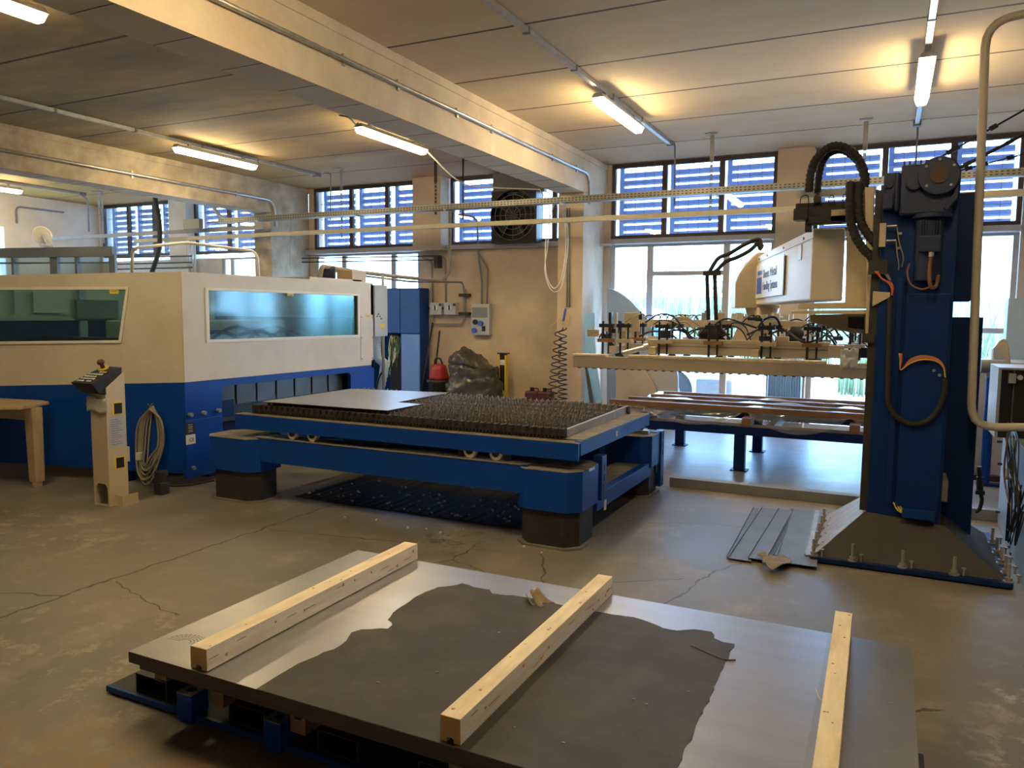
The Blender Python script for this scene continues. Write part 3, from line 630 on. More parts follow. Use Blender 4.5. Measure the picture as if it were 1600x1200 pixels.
b = B(); b.box(-9.44, -9.40, 6.5, 6.6, 1.12, 2.0); b.box(-9.44, -9.40, 5.3, 8.2, 1.60, 1.63); b.box(-9.44, -9.40, 7.5, 7.58, 1.12, 2.0); b.build('inner_post', MT['ltgray'], mc)
b = B(); b.box(-8.1, -7.5, 5.9, 8.2, 1.30, 1.62); b.box(-7.95, -7.65, 6.7, 7.1, 1.2, 2.05); b.box(-10.6, -9.7, 8.0, 8.2, 1.35, 2.0); b.build('cutting_bridge', MT['beige'], mc, bevel=.02)
b = B(); b.box(-11, -6.4, 5.85, 5.95, 1.12, 1.42); b.box(-6.75, -6.6, 6.1, 8.1, 1.12, 1.4); b.build('bellows_cover', MT['dgray'], mc)
b = B()
for i in range(5):
    b.tube(crv([(-7.2, 6.2+.3*i, 1.35), (-7.0, 6.5+.3*i, 1.5+.05*(i % 2)), (-6.8, 6.8+.3*i, 1.38)], 6), .02, 6)
b.build('drag_hose', MT['rubber'], mc)
# blue base
b = B()
b.prism([fp(0, .13), fp(0, tb(0)), fp(FE, tb(FE)), fp(FE, .12)], -MN*.05)
yo0, yo1, zo0, zo1 = 5.785, 7.91, .69, .965
o8 = [(5.32, .13), (5.32, 1.038), (6.5, 1.037), (SYB, 1.034), (SYB, .69), (SYB, .50), (6.5, .50), (5.76, .13)]
b.box(SXM-.05, SXM, 5.32, SYB, zo1, 1.036); b.box(SXM-.05, SXM, 5.32, yo0, .08, zo1); b.box(SXM-.05, SXM, yo1, SYB, .1, zo1)
for (y, z, sy, sz) in ((yo0, zo1, 1, -1), (yo1, zo1, -1, -1)):       # rounded upper corners
    cpts = [sp_(y, z)] + [sp_(y+sy*.05*(1-math.sin(a)), z+sz*.05*(1-math.cos(a))) for a in [i*PI/12 for i in range(7)]]
    b.prism(cpts, (-.05, 0, 0))
b.box(pb.x, SXM-.06, SYB-.04, SYB-.01, .1, 1.0)
bs = b.build('base_panel', MT['blue'], mc)
b = B(); b.box(-10.5, -6.35, 5.75, 8.3, .0, .10); b.box(-7.25, -6.9, 4.98+.12, 5.3, 0, .3); b.build('machine_foot', MT['navy'], mc)
b = B(); b.box(-11, -6.6, 5.6, 8.3, .10, .60); b.build('inner_frame', MT['navy'], mc)
B().box(SXM-.001, SXM+.012, 5.305, 5.76, .09, .66).build('lower_cover', MT['blue'], mc, bevel=.003)
B().box(SXM+.002, SXM+.014, 5.30, 5.735, .10, .28).build('lower_cover', MT['blue'], mc, bevel=.003)
b = B()
for p in ((297, 648), (318, 645), (341, 641), (301, 731)):
    q = at(*p, x=SXM+.012); b.cyl(q-V((.02, 0, 0)), q+V((.03, 0, 0)), .02, n=12)
b.build('round_knob', MT['gray'], mc)
# row of hanging flap plates behind the opening
b = B(); b.box(-6.42, -6.40, yo0-.05, yo1+.05, .55, 1.02); b.build('opening_backing', MT['black'], mc)
n = 7
for i in range(n):
    y0 = yo0+.02+(yo1-yo0)*i/n; y1 = y0+(yo1-yo0)/n-.03
    B().box(-6.30, -6.295, y0, y1, .74, .98).build('flap_plate', MT['flap'], mc)
B().box(-6.34, -6.28, 5.85, 6.05, .62, .80).build('drive_box', MT['navy'], mc)
# plates and labels
q0, q1 = at(289, 660, x=SXM+.02), at(308, 677, x=SXM+.02)
o = B().box(SXM+.012, SXM+.018, q0.y+.01, q1.y-.02, .53, .64).build('rating_plate', MT['plate'], mc); o['label'] = 'black rating plate'
b = B()
for z in (.62, .60, .585, .565, .55): b.box(SXM+.018, SXM+.0195, q0.y+.04, q1.y-.05, z-.003, z+.003)
b.build('plate_lines', MT['ltgray'], o)
o = B().box(SXM+.012, SXM+.018, q0.y+.01, q1.y-.02, .425, .52).build('approval_plate', MT['paper'], mc); o['label'] = 'cream plate lettered CE'
text('lettering', 'CE', (SXM+.02, q0.y+.045, .452), (0, 1, 0), (0, 0, 1), .05, MT['black'], o)
def label_on_side(px, py, w, h, m='label'):
    q = at(px, py, x=SXM+.008); o = B().box(SXM+.004, SXM+.009, q.y-w/2, q.y+w/2, q.z-h/2, q.z+h/2).build('warning_label', MT[m], mc); o['label'] = 'small yellow warning label'
    B().box(SXM+.009, SXM+.010, q.y-w*.32, q.y+w*.32, q.z-.012, q.z-.006).build('print_line', MT['black'], o)
label_on_side(454, 460, .10, .035); label_on_side(575, 493, .09, .04)
s = .69; o = B(); o.obox(fp(s+.075, 1.925, .004), MD*.05, MN*.003, (0, 0, .025)); o = o.build('warning_label', MT['label'], mc); o['label'] = 'small yellow warning label'
b = B(); b.obox(fp(s+.075, 1.925, .008), MD*.03, MN*.001, (0, 0, .002)); b.build('print_line', MT['black'], o)
# switch box hung on the far end of the housing
b = B(); b.box(SXM-.02, SXM+.01, 8.42, 8.715, 1.41, 2.10); o = b.build('switch_box', MT['ltgray'], mc, bevel=.01)
b = B()
for (y, z) in ((8.47, 1.68), (8.50, 1.71), (8.53, 1.68), (8.56, 1.65)): b.cyl((SXM+.01, y, z), (SXM+.018, y, z), .01, n=10)
b.build('push_button', MT['black'], o)
B().box(SXM+.01, SXM+.013, 8.53, 8.64, 1.53, 1.58).build('warning_label', MT['label'], o)
# things on top of the housing: fan unit, pipes
b = B(); b.box(-6.75, -6.2, 7.2, 8.2, 2.12, 2.15); b.build('top_cover', MT['cream'], mc)
b = B(); b.cyl((-6.5, 7.75, 2.22), (-6.35, 7.85, 2.22), .09, n=20); b.build('blower', MT['bluecast'], mc)
b = B(); b.box(-6.45, -6.2, 8.0, 8.3, 2.12, 2.27); b.build('valve_box', MT['beige'], mc, bevel=.01)
pp = [at(500, 432, y=7.6), at(503, 416, y=7.6), at(560, 425, y=8.6), at(620, 432, y=9.6), at(690, 439, y=11.3), at(703, 425, y=11.8), at(703, 395, y=11.8), at(703, 330, y=11.8)]
pipe('extraction_pipe', pp, .028, 'grey pipe leaving the laser housing top and rising by the pilaster', 'pipe', 'cable', .12)
pp = [at(498, 435, y=7.7), at(500, 420, y=7.7), at(560, 430, y=8.9), at(640, 440, y=10.3), at(722, 441, y=12.1), at(725, 450, y=12.13), at(725, 500, y=12.13), at(721, 506, y=12.13), at(680, 506, y=12.13), at(678, 502, y=12.13), at(678, 494, y=12.13)]
pipe('conduit', pp, .016, 'thin dark conduit from the laser housing looping under the wall switch boxes', 'conduit', 'gray', .06)
pp = [at(528, 430, y=8.0), at(528, 424, y=8.0)]
pipe('pipe_stub', [V((at(598, 430, y=8.9).x, 8.9, 0.001)), at(598, 430, y=8.9)], .02, 'short pipe post carrying the pipes behind the laser housing', 'pipe', 'gray')
# bent beige pipe and black hose at the left above the housing
pipe('bent_pipe', [at(206, 432, y=7.2), at(207, 392, y=7.2), at(214, 387, y=7.2), at(290, 379, y=8.0), at(395, 392, y=8.6), at(402, 400, y=8.6), at(404, 432, y=8.6)], .022, 'cream bent pipe arching above the laser housing roof', 'pipe', 'white', .12)
t = thing('black_hose', 'thick black hose hanging from the ceiling onto the laser housing', 'hose', at(243, 312, y=7.4))
B().tube(crv([V((at(243, 300, y=10.4).x, 10.4, CH-.002)), at(243, 312, y=10.4), at(249, 350, y=10.4), at(249, 385, y=10.4), at(243, 410, y=10.4), at(237, 428, y=10.4), at(232, 460, y=10.4)], 8), .045, 8).build('hose_run', MT['rubber'], t)
# cable coil hung on the front face
hk = fp(.365, .80, .02)
t = thing('cable_coil', 'grey cable coil hanging on the blue front of the laser machine', 'cable', fp(.4, 0, .06))
for i in range(8):
    w = .05+.013*i; zb = .02+.045*((i*3) % 5); off = .015+.006*i; ph = random.uniform(-.03, .03)
    pts = [fp(.365+ph*.3, .80-.004*i, off), fp(.365+w+ph, .62, off), fp(.40+w+ph, .38, off), fp(.43+w*.6+ph, zb+.08, off+.02), fp(.43+ph, zb, off+.03), fp(.43-w*.8+ph, zb+.1, off+.02), fp(.37-w+ph, .42, off), fp(.36-w*.8+ph, .66, off), fp(.364+ph*.3, .80-.004*i, off)]
    B().tube(crv(pts, 8), .0095, 6).build('cable_turn', MT['cable'], t)
b = B(); b.tube([fp(.365, .83, -.01), fp(.365, .80, .05), fp(.365, .825, .08)], .005, 6); b.build('hook', MT['zinc'], t)
b = B(); b.obox(fp(.475, .30, .09), MD*.03, MN*.02, (.005, 0, .04)); b.build('plug', MT['paper'], t, bevel=.008)
t = thing('notice_card', 'small white card fixed low on the blue laser machine behind the pedestal', 'card', fp(.72, .22, .01))
b = B(); b.obox(fp(.70, .30, .008), MD*.045, MN*.004, (0, 0, .075)); b.build('card', MT['white'], t)
b = B(); b.obox(fp(.70, .34, .0135), MD*.03, MN*.001, (0, 0, .004)); b.build('print_line', MT['gray'], t)
t = thing('loose_cable', 'dark cable lying on the floor under the laser machine corner', 'cable', (-6.3, 5.3, 0.01))
B().tube(crv([fp(.42, .16, .05), fp(.35, .06, .06), fp(.2, .015, .04), fp(.0, .02, -.02), (-6.0, 5.5, .05)], 8), .012, 6).build('cable_run', MT['dgray'], t)
# ================================================================== CONTROL PEDESTAL
t = thing('control_pedestal', 'cream control pedestal with slanted black keypad head in front of the laser machine', 'control pedestal', (-6.24, 4.53, 0))
x0, x1, y0, y1 = -6.35, -6.14, 4.45, 4.64
b = B()
# post with cut-out arch in the front foot
b.ringpanel([V((x0, y0, 0)), V((x0, y0, .30)), V((x1, y0, .30)), V((x1, y0, 0))], [V((x0+.025, y0, .012)), V((x0+.025, y0, .20)), V((x1-.025, y0, .20)), V((x1-.025, y0, .012))], (0, .012, 0))
for (xx, sgn) in ((x0+.025, 1), (x1-.025, -1)): b.prism([V((xx, y0, .20)), V((xx, y0, .165)), V((xx+sgn*.03, y0, .20))], (0, .012, 0))
b.box(x0, x1, y0, y0+.012, .30, 1.0); b.box(x0, x0+.012, y0+.012, y1, 0, 1.02)
b.hexa([(x1-.012, y0+.012, 0), (x1, y0+.012, 0), (x1, y1, 0), (x1-.012, y1, 0)], [(x1-.012, y0+.012, 1.06), (x1, y0+.012, 1.06), (x1, y1, 1.19), (x1-.012, y1, 1.19)])
b.box(x0+.012, x1-.012, y1-.012, y1, 0, 1.15)
b.build('post', MT['beige'], t)
b = B(); b.hexa([(x0-.03, 4.40, 1.01), (x1-.013, 4.40, 1.01), (x1-.013, 4.62, .99), (x0-.03, 4.62, .99)], [(x0-.085, 4.33, 1.105), (x1-.013, 4.33, 1.105), (x1-.013, 4.63, 1.235), (x0-.05, 4.63, 1.235)])
hd = b.build('keypad_head', MT['black'], t, bevel=.006)
nrm = V((0, -.13, .30)).normalized(); ty = V((0, .30, .13)).normalized()
def kp(u, v): return V((x0-.075+.20*u+.012, 4.335, 1.107)) + ty*(.32*v)
b = B()
for r in range(5):
    for c in range(6):
        if (r, c) in ((0, 3), (2, 5), (4, 0), (4, 1), (4, 2)): continue
        b.obox(kp(.12+.16*c, .12+.13*r), (.009, 0, 0), ty*.010, nrm*.004)
b.build('keys', MT['white'], hd)
b = B(); b.cyl(kp(.42, .83), kp(.42, .83)+nrm*.012, .045, n=20); b.build('stop_ring', MT['yellow'], hd)
b = B(); c = kp(.42, .83)+nrm*.012; b.lathe(c, [(.018, 0), (.018, .04), (.03, .042), (.032, .065), (.022, .075)], 16, nrm); o = b.build('stop_button', MT['maroon'], hd)
for z in (.87, .38):
    o = B().box(x1, x1+.003, y0+.055, y1-.03, z-.055, z+.055).build('yellow_cutout_frame', MT['yellow'], t)
    B().box(x1+.003, x1+.005, y0+.075, y1-.038, z-.047, z+.047).build('dark_slot', MT['black'], o)
o = B().box(x1, x1+.002, y0+.02, y1-.02, .53, .80).build('instruction_sheet', MT['ltgray'], t); o['label'] = 'grey printed instruction sheet'
b = B()
for i in range(12): b.box(x1+.002, x1+.003, y0+.035, y1-.04-.02*(i % 3), .55+.02*i, .555+.02*i)
b.build('print_line', MT['gray'], o)
def wrap(u, v):
    a = u*(x1-x0+.07); x = x0-.025+a; 
    return V((x, y0-.018-.012*noise.noise(V((u*9, v*5, 1))), .845+.125*v+.012*math.sin(u*7)))
b = B(); b.grid(wrap, 14, 6); b.build('paper_wrap', MT['plastic' if False else 'paper'], t, solid=.003)
b = B(); b.box(x1+.001, x1+.10, y0+.05, y1+.02, 0, .006); b.box(x1+.001, x1+.10, y0+.05, y0+.056, .006, .10); b.box(x1+.094, x1+.10, y0+.056, y1+.02, .006, .10); b.build('foot_bracket', MT['beige'], t)
for (x, y, z, w, d, h, lab) in ((-6.15, 5.0, 0, .10, .10, .12, 'small grey metal part on the floor right of the control pedestal'), ):
    t2 = thing('metal_fitting', lab, 'fitting', (x, y, 0)); B().box(x-w/2, x+w/2, y-d/2, y+d/2, 0, h).build('fitting_body', MT['dgray'], t2, bevel=.01)
    b = B(); b.cyl((x, y, h), (x, y, h+.06), .045, n=16); b.cyl((x, y, h+.06), (x, y, h+.10), .06, n=16); b.build('fitting_cap', MT['dgray'], t2)
# ================================================================== WORK TABLE AT THE LEFT
t = thing('work_table', 'cream wooden work table cut by the left edge of the photo', 'table', (-8.0, 4.6, 0))
TZ = .82
c0 = at(70, 630, z=TZ); 
tip = at(77, 627, z=TZ); lf = at(0, 636, z=TZ)
cx, cy = tip.x-.10, tip.y-.02
pts = [V((cx-2.2, cy-.55, TZ-.03)), V((cx-.25, cy-.35, TZ-.03)), V((cx-.02, cy-.22, TZ-.03)), V((cx+.07, cy-.1, TZ-.03)), V((cx+.10, cy, TZ-.03)), V((cx+.05, cy+.10, TZ-.03)), V((cx-.2, cy+.02, TZ-.03)), V((cx-2.3, cy-.35, TZ-.03))]
pts = [V((tip.x, tip.y, 0)), V((tip.x+.03, tip.y-.08, 0)), at(56, 631, z=TZ)-V((0, 0, TZ)), at(30, 635, z=TZ)-V((0, 0, TZ)), V((-7.75, 4.24, 0)), V((-9.6, 3.98, 0)), V((-9.6, 4.50, 0)), V((-8.45, 4.76, 0)), V((tip.x-.15, tip.y+.03, 0))]
for p in pts: p.z = TZ-.035
B().prism(pts, (0, 0, .035)).build('tabletop', MT['woodtable'], t, bevel=.008)
lp = at(56, 761, z=0)
def tleg(x, y): 
    b = B(); b.hexa([(x-.06, y-.045, .05), (x+.05, y-.045, .05), (x+.05, y+.05, .05), (x-.06, y+.05, .05)], [(x-.075, y-.055, TZ-.035), (x+.055, y-.055, TZ-.035), (x+.055, y+.055, TZ-.035), (x-.075, y+.055, TZ-.035)])
    b.cyl((x, y, 0), (x, y, .05), .045, n=16); b.build('leg', MT['woodtable'], t, bevel=.008)
tleg(lp.x-.02, lp.y+.03); tleg(lp.x-1.9, lp.y-.15)
b = B(); b.bar((lp.x-.08, lp.y+.02, TZ-.10), (lp.x-1.9, lp.y-.12, TZ-.10), .03, .13); b.build('apron', MT['woodtable'], t)
# ================================================================== SHUTTLE TABLE
st = thing('shuttle_table', 'blue cutting shuttle table full of slag covered support slats', 'cutting table', (-3.6, 6.1, 0))
XL, XR, YF, YB = -5.36, -2.04, 5.17, 7.02
# base frame
def pedestal(x0, x1, y0, y1, lab, mirror=1):
    c = .09
    def octa(g, z): return [(x0-g+c, y0-g, z), (x1+g-c, y0-g, z), (x1+g, y0-g+c, z), (x1+g, y1+g-c, z), (x1+g-c, y1+g, z), (x0-g+c, y1+g, z), (x0-g, y1+g-c, z), (x0-g, y0-g+c, z)]
    B().hexa(octa(0, .015), octa(0, .30)).build('pedestal_foot', MT['dgray'], st)
    B().hexa(octa(.03, 0), octa(.03, .015)).build('foot_plate', MT['bluetop'], st)
    o = B().hexa(octa(.03, .285), octa(.03, .588)).build('pedestal_hood', MT['blue'], st, bevel=.003)
    B().hexa(octa(.03, .588), octa(.03, .592)).build('dusty_hood_top', MT['bluetop'], o)
    b = B(); q_ = octa(.031, .590)
    for i_ in (0, 1, 7): b.bar(q_[i_], q_[(i_+1) % 8], .003, .006)
    b.build('worn_edge', MT['mortar'], o)
pedestal(-5.66, -5.10, 5.12, 5.50, ''); pedestal(-2.47, -2.0, 5.16, 5.62, ''); pedestal(-2.47, -2.0, 7.00, 7.42, ''); pedestal(-5.66, -5.10, 7.0, 7.4, '')
b = B(); b.box(-5.1, -2.40, 5.17, 5.24, .385, .606); b.build('base_beam', MT['blue'], st, bevel=.004)
b = B(); b.box(-5.12, -2.4, 5.165, 5.245, .606, .611); b.build('running_rail', MT['steelm'], st)
b = B(); b.box(-5.1, -2.45, 5.163, 5.166, .603, .612); b.build('worn_edge', MT['mortar'], st)
b = B(); b.box(-5.1, -1.95, 5.30, 5.42, .575, .597); b.build('running_rail', MT['zinc'], st)
b = B(); b.box(-5.1, -1.98, 7.26, 7.34, .20, .60); b.build('base_beam', MT['navy'], st, bevel=.004)
b = B(); b.box(-5.1, -2.03, 7.12, 7.2, .60, .63); b.build('running_rail', MT['zinc'], st)
b = B(); b.box(-2.06, -1.99, 5.60, 7.1, .20, .33); b.build('cross_beam', MT['blue'], st, bevel=.004)
b = B(); b.box(-2.3, -2.065, 5.60, 7.1, .322, .33); b.build('cross_beam_flange', MT['bluetop'], st)
for (y, zt) in ((5.66, .64), (7.40, .60)):
    o = B().box(-2.03, -1.955, y-.06, y+.05, .05 if y > 6 else .29, zt).build('end_post', MT['blued'], st, bevel=.004)
    b = B()
    for z in (.36, .44, .52): b.box(-1.955, -1.951, y-.01, y+.01, z, z+.05)
    b.build('post_slot', MT['black'], o)
o = B().box(-1.955, -1.951, 5.66, 5.71, .20, .28).build('paper_label', MT['paper'], st)
# carriage
b = B(); b.box(XL, XR+.05, YF, YF+.03, .672, .80); b.box(XL, XR+.05, YF, YF+.10, .792, .80); b.build('front_rail', MT['blue'], st, bevel=.004)
b = B(); b.box(XL, XR+.05, YF+.0, YF+.11, .8001, .8035); b.build('dusty_rail_edge', MT['bluetop'], st)
b = B(); b.box(XR, XR+.05, YF+.05, YB, .70, .81); b.build('end_rail', MT['blue'], st, bevel=.004)
b = B(); b.box(XR-.12, XR+.05, YF+.11, YB, .8101, .814); b.build('dusty_rail_edge', MT['bluetop'], st)
q = B(); q.obox((XR+.051, 6.05, .755), (.001, 0, 0), (0, .02, 0), (0, 0, .022)); q.build('white_mark', MT['paper'], st)
b = B(); b.box(XL, XR, YB-.05, YB, .655, .80); b.build('rear_rail', MT['navy'], st, bevel=.004)
b = B(); b.box(XL, XL+.05, YF+.05, YB-.05, .68, .78); b.build('end_rail', MT['navy'], st, bevel=.004)
# toothed holder combs along both sides
for yy in (YF+.14, YB-.14):
    b = B(); b.box(XL+.1, XR-.1, yy-.02, yy+.02, .79, .83); x = XL+.12
    b.box(XL+.12, XR-.1, yy-.035, yy-.022, .825, .848)
    while x < XR-.12: b.box(x, x+.034, yy-.045, yy+.02, .83, .884); x += .0625
    b.build('slat_holder', MT['comb'], st)
    b = B(); x = XL+.14
    while x < XR-.14: b.box(x, x+.012, yy-.05, yy-.035, .80, .83); x += .031
    b.build('holder_bolts', MT['comb'], st)
# serrated slats, one mesh repeated
def slat_mesh(x, y0, y1):
    b = B(); n = 27; bot = [V((x, y0, .80)), V((x, y1, .80))]; step = (y1-y0)/n
    vt = []; rnd = random.Random(3)
    for i in range(n):
        y = y0+i*step; vt += [(y+.006, .868+rnd.uniform(-.004, .004)), (y+step*.28, .905+rnd.uniform(-.008, .006)), (y+step*.62, .905+rnd.uniform(-.008, .006)), (y+step*.9, .868)]
    for sx_ in (0,):
        pts = [(a, c) for a, c in vt]
        for (a, c), (d, e) in zip(pts, pts[1:]):
            w = .0045
            b.hexa([(x-w, a, .80), (x+w, a, .80), (x+w, d, .80), (x-w, d, .80)], [(x-w*.6, a, c), (x+w*.6, a, c), (x+w*.6, d, e), (x-w*.6, d, e)])
    # slag beads clinging to the teeth
    for i in range(60):
        y = rnd.uniform(y0, y1); z = rnd.uniform(.85, .895); r = rnd.uniform(.004, .009)
        b.obox((x+rnd.choice((-1, 1))*.005, y, z), (r, 0, 0), (0, r, r*.5), (0, -r*.5, r))
    return b
x = XL+.17; first = slat_mesh(x, YF+.17, YB-.10).build('slat', MT['slatm'], st); k = 1; dx = .0615
rnd = random.Random(11)
while x + k*dx < XR-.16:
    o = first.copy(); COL.objects.link(o); o.parent = st
    o.location = (k*dx, rnd.uniform(-.008, .008), rnd.uniform(-.006, .004)); k += 1
b = B(); b.prism([(XR-.15, YF+.13, .80), (XR-.15, YF+.13, .865), (XR-.15, YB-.10, .885), (XR-.15, YB-.10, .80)], (.03, 0, 0)); b.build('end_slat', MT['mortar'], st)
B().box(XL+.1, XR-.1, YF+.2, YB-.2, .70, .715).build('slag_pan', MT['comb'], st)
for px, py in ((457, 685), (488, 690), (734, 711), (775, 715)):
    q = at(px, py, y=YF+.04); o = B(); o.cyl((q.x, YF+.035, .665), (q.x, YF+.075, .665), .055, n=28); o = o.build('wheel', MT['whitewheel'], st)
    b = B(); b.cyl((q.x, YF+.028, .665), (q.x, YF+.0345, .665), .030, n=20); b.build('wheel_hub', MT['dgray'], o)
for px in (718, 790): q = at(px, 712, y=YF+.04); B().box(q.x-.02, q.x+.02, YF+.05, YF+.10, .61, .66).build('rail_wiper', MT['dgray'], st)
# drive unit between machine and table
b = B(); b.cyl((-5.85, 5.75, .62), (-5.5, 5.75, .62), .075, n=20); b.cyl((-5.75, 5.75, .62), (-5.70, 5.75, .62), .09, n=20); b.build('drive_motor', MT['gray'], st)
# L shaped cut sheet on the slats
sh = [at(a, c, z=.912) for a, c in ((393, 628), (605, 642), (658, 632), (621, 629), (700, 614), (548, 608))]
sh[0] = V((XL+.22, sh[1].y-.03, .912)); 
t = B().prism(sh, (0, 0, .004)).build('cut_sheet', MT['steelm'])
tag(t, 'grey stepped metal sheet lying on the slats of the cutting table', 'metal sheet')
# ribbed plate standing in for slat shadows, and chips under the table
b = B(); b.box(-4.95, -2.1, 5.50, 7.0, 0.002, .01); x = -4.9
while x < -2.3: b.hexa([(x, 5.52, .01), (x+.05, 5.52, .01), (x+.05, 6.98, .01), (x, 6.98, .01)], [(x+.015, 5.52, .022), (x+.03, 5.52, .022), (x+.03, 6.98, .022), (x+.015, 6.98, .022)]); x += .10
tag(b.build('slat_shadow_plate', MT['ribs']), 'dark ribbed plate standing in for slat shadows on the floor under the cutting table', 'shadow plate')
b = B(); rnd = random.Random(5)
for i in range(110):
    x, y = rnd.uniform(-4.9, -2.2), 5.52+abs(rnd.gauss(0, .4)); r = rnd.uniform(.004, .009)
    zc_ = .024
    if rnd.random() < .06: x, y, zc_ = rnd.uniform(-4.4, -2.0), rnd.uniform(5.0, 5.4), .002
    b.obox((x, y, zc_+r*.6), (r, r*.4, 0), (-r*.3, r, .2*r), (0, 0, r*.6))
tag(b.build('metal_chips', MT['slag']), 'shiny metal chips scattered on the floor under the cutting table', 'metal chips', kind='stuff')
# ================================================================== FOREGROUND: SHEET STACK ON ITS FRAME
SX0, SX1, SY0, SY1, SZ = -2.80, .15, 2.085, 3.64, .32
ss = thing('sheet_stack', 'stack of long steel sheets in the foreground, partly covered by dark torn film', 'steel sheets', (-1.3, 2.8, .22))
B().box(SX0, SX1, SY0, SY1, .275, SZ).build('upper_sheets', [MT['edge']], ss)
B().box(SX0, SX1, SY0, SY1, SZ+.0002, SZ+.0012).build('top_sheet', MT['steel'], ss)
B().box(SX0+.02, SX1-.02, SY0+.035, SY1-.03, .235, .275).build('lower_sheets', MT['edge'], ss)
# matt strip at the left: another sheet layer seen beside the first beam
B().box(SX0, -2.40, SY0, SY1, SZ+.0013, SZ+.0022).build('matt_sheet_strip', MT['steelm'], ss)
o = B(); o.box(SX1-.33, SX1, SY0, SY1, SZ+.0013, SZ+.0020); o.build('matt_sheet_strip', MT['steelm'], ss)
fpx = [(428, 1060), (455, 1043), (482, 1030), (505, 1019), (522, 1014), (541, 1001), (549, 988), (565, 983), (606, 982), (613, 976), (606, 968), (614, 957), (628, 947), (648, 933), (664, 925), (684, 917), (706, 915), (722, 911), (740, 917), (765, 921), (769, 927), (800, 930), (828, 934), (852, 938), (882, 946), (905, 951), (930, 955), (968, 961), (990, 964), (1012, 971), (1028, 977), (1036, 981), (1058, 985), (1085, 983), (1112, 987), (1116, 997), (1130, 1003), (1148, 1006), (1140, 1022), (1133, 1035), (1112, 1083), (1085, 1140), (1060, 1195)]
fp3 = [at(a, c, z=SZ+.004) for a, c in fpx]
dirx = (fp3[-1]-fp3[-4]); k_ = (SY0-fp3[-1].y)/dirx.y; fp3.append(fp3[-1]+dirx*k_)
rnd = random.Random(4); fine = []
for a, c in zip(fp3, fp3[1:]):
    n_ = max(1, int((c-a).length/.03))
    for i in range(n_):
        q = a.lerp(c, i/n_); 
        if i: q += V((rnd.uniform(-.006, .006), rnd.uniform(-.006, .006), 0))
        fine.append(q)
fine.append(fp3[-1]); fine[0].y = SY0-.001; fine[-1].y = SY0-.001
b = B(); vs = [b.bm.verts.new((q.x, q.y, SZ+.0030)) for q in fine]; f = b.bm.faces.new(vs); bmesh.ops.triangulate(b.bm, faces=[f])
b.build('protective_film', MT['film'], ss, solid=.0012)
b = B()
def lift(c, L, w, ang, h):
    u_ = V((math.cos(ang), math.sin(ang), 0)); v_ = V((-u_.y, u_.x, 0)); c = V(c)
    b.grid(lambda i, j: c + u_*L*(i-.5)*(1-.4*j) + v_*w*(j-.5)*.6 + V((0, 0, h*j*j+.006*math.sin(i*9))), 6, 6)
q = at(845, 942, z=SZ); lift(q, .10, .16, 1.2, .055); lift(q+V((-.05, -.02, 0)), .12, .05, 2.2, .03)
o = b.build('torn_film_flap', MT['cardb'], ss, solid=.002); o['label'] = 'curled flap of torn film'
b = B(); q = at(1123, 1025, z=SZ+.004); b.tube(crv([q+V((-.13, .05, 0)), q+V((-.05, .01, 0)), q+V((.03, -.02, 0)), q+V((.07, -.005, 0))], 5), .003, 5); b.build('film_crease', MT['edge'], ss)
# fine scratches and bits on the film
b = B()
for (px, py) in ((1240, 872+200), (683, 1050), (1010, 1100), (990, 1092), (780, 988), (804, 1136), (1075, 1080), (590, 1066), (880, 1160), (1392, 1098)):
    q = at(px, py, z=SZ+.006); b.obox(q, (rnd.uniform(.002, .006), .001, 0), (0, .002, 0), (0, 0, .0012))
b.build('dust_speck', MT['paper'], ss)
b = B(); q = at(1285, 1085, z=SZ+.004)
b.tube(crv([at(1274, 1075, z=SZ+.004), at(1280, 1090, z=SZ+.004), at(1288, 1098, z=SZ+.004)], 5), .0016, 5)
tag(b.build('wire_scrap', MT['wcable']), 'short white curl of wire on the sheets by the rightmost beam', 'wire')
# fingerprints like ring marks stamped by the suction cup
b = B(); c = at(288, 1003, z=SZ+.0026)
for r in (.03, .045, .06, .075, .09):
    for k in range(14):
        a0 = k*PI/14*1.1; b.obox(c+V((math.cos(a0)*r, math.sin(a0)*r*.8, 0)), V((-math.sin(a0), math.cos(a0), 0))*r*.08, V((math.cos(a0), math.sin(a0), 0))*.002, (0, 0, .0002))
o = b.build('cup_mark', MT['scrap'], ss)
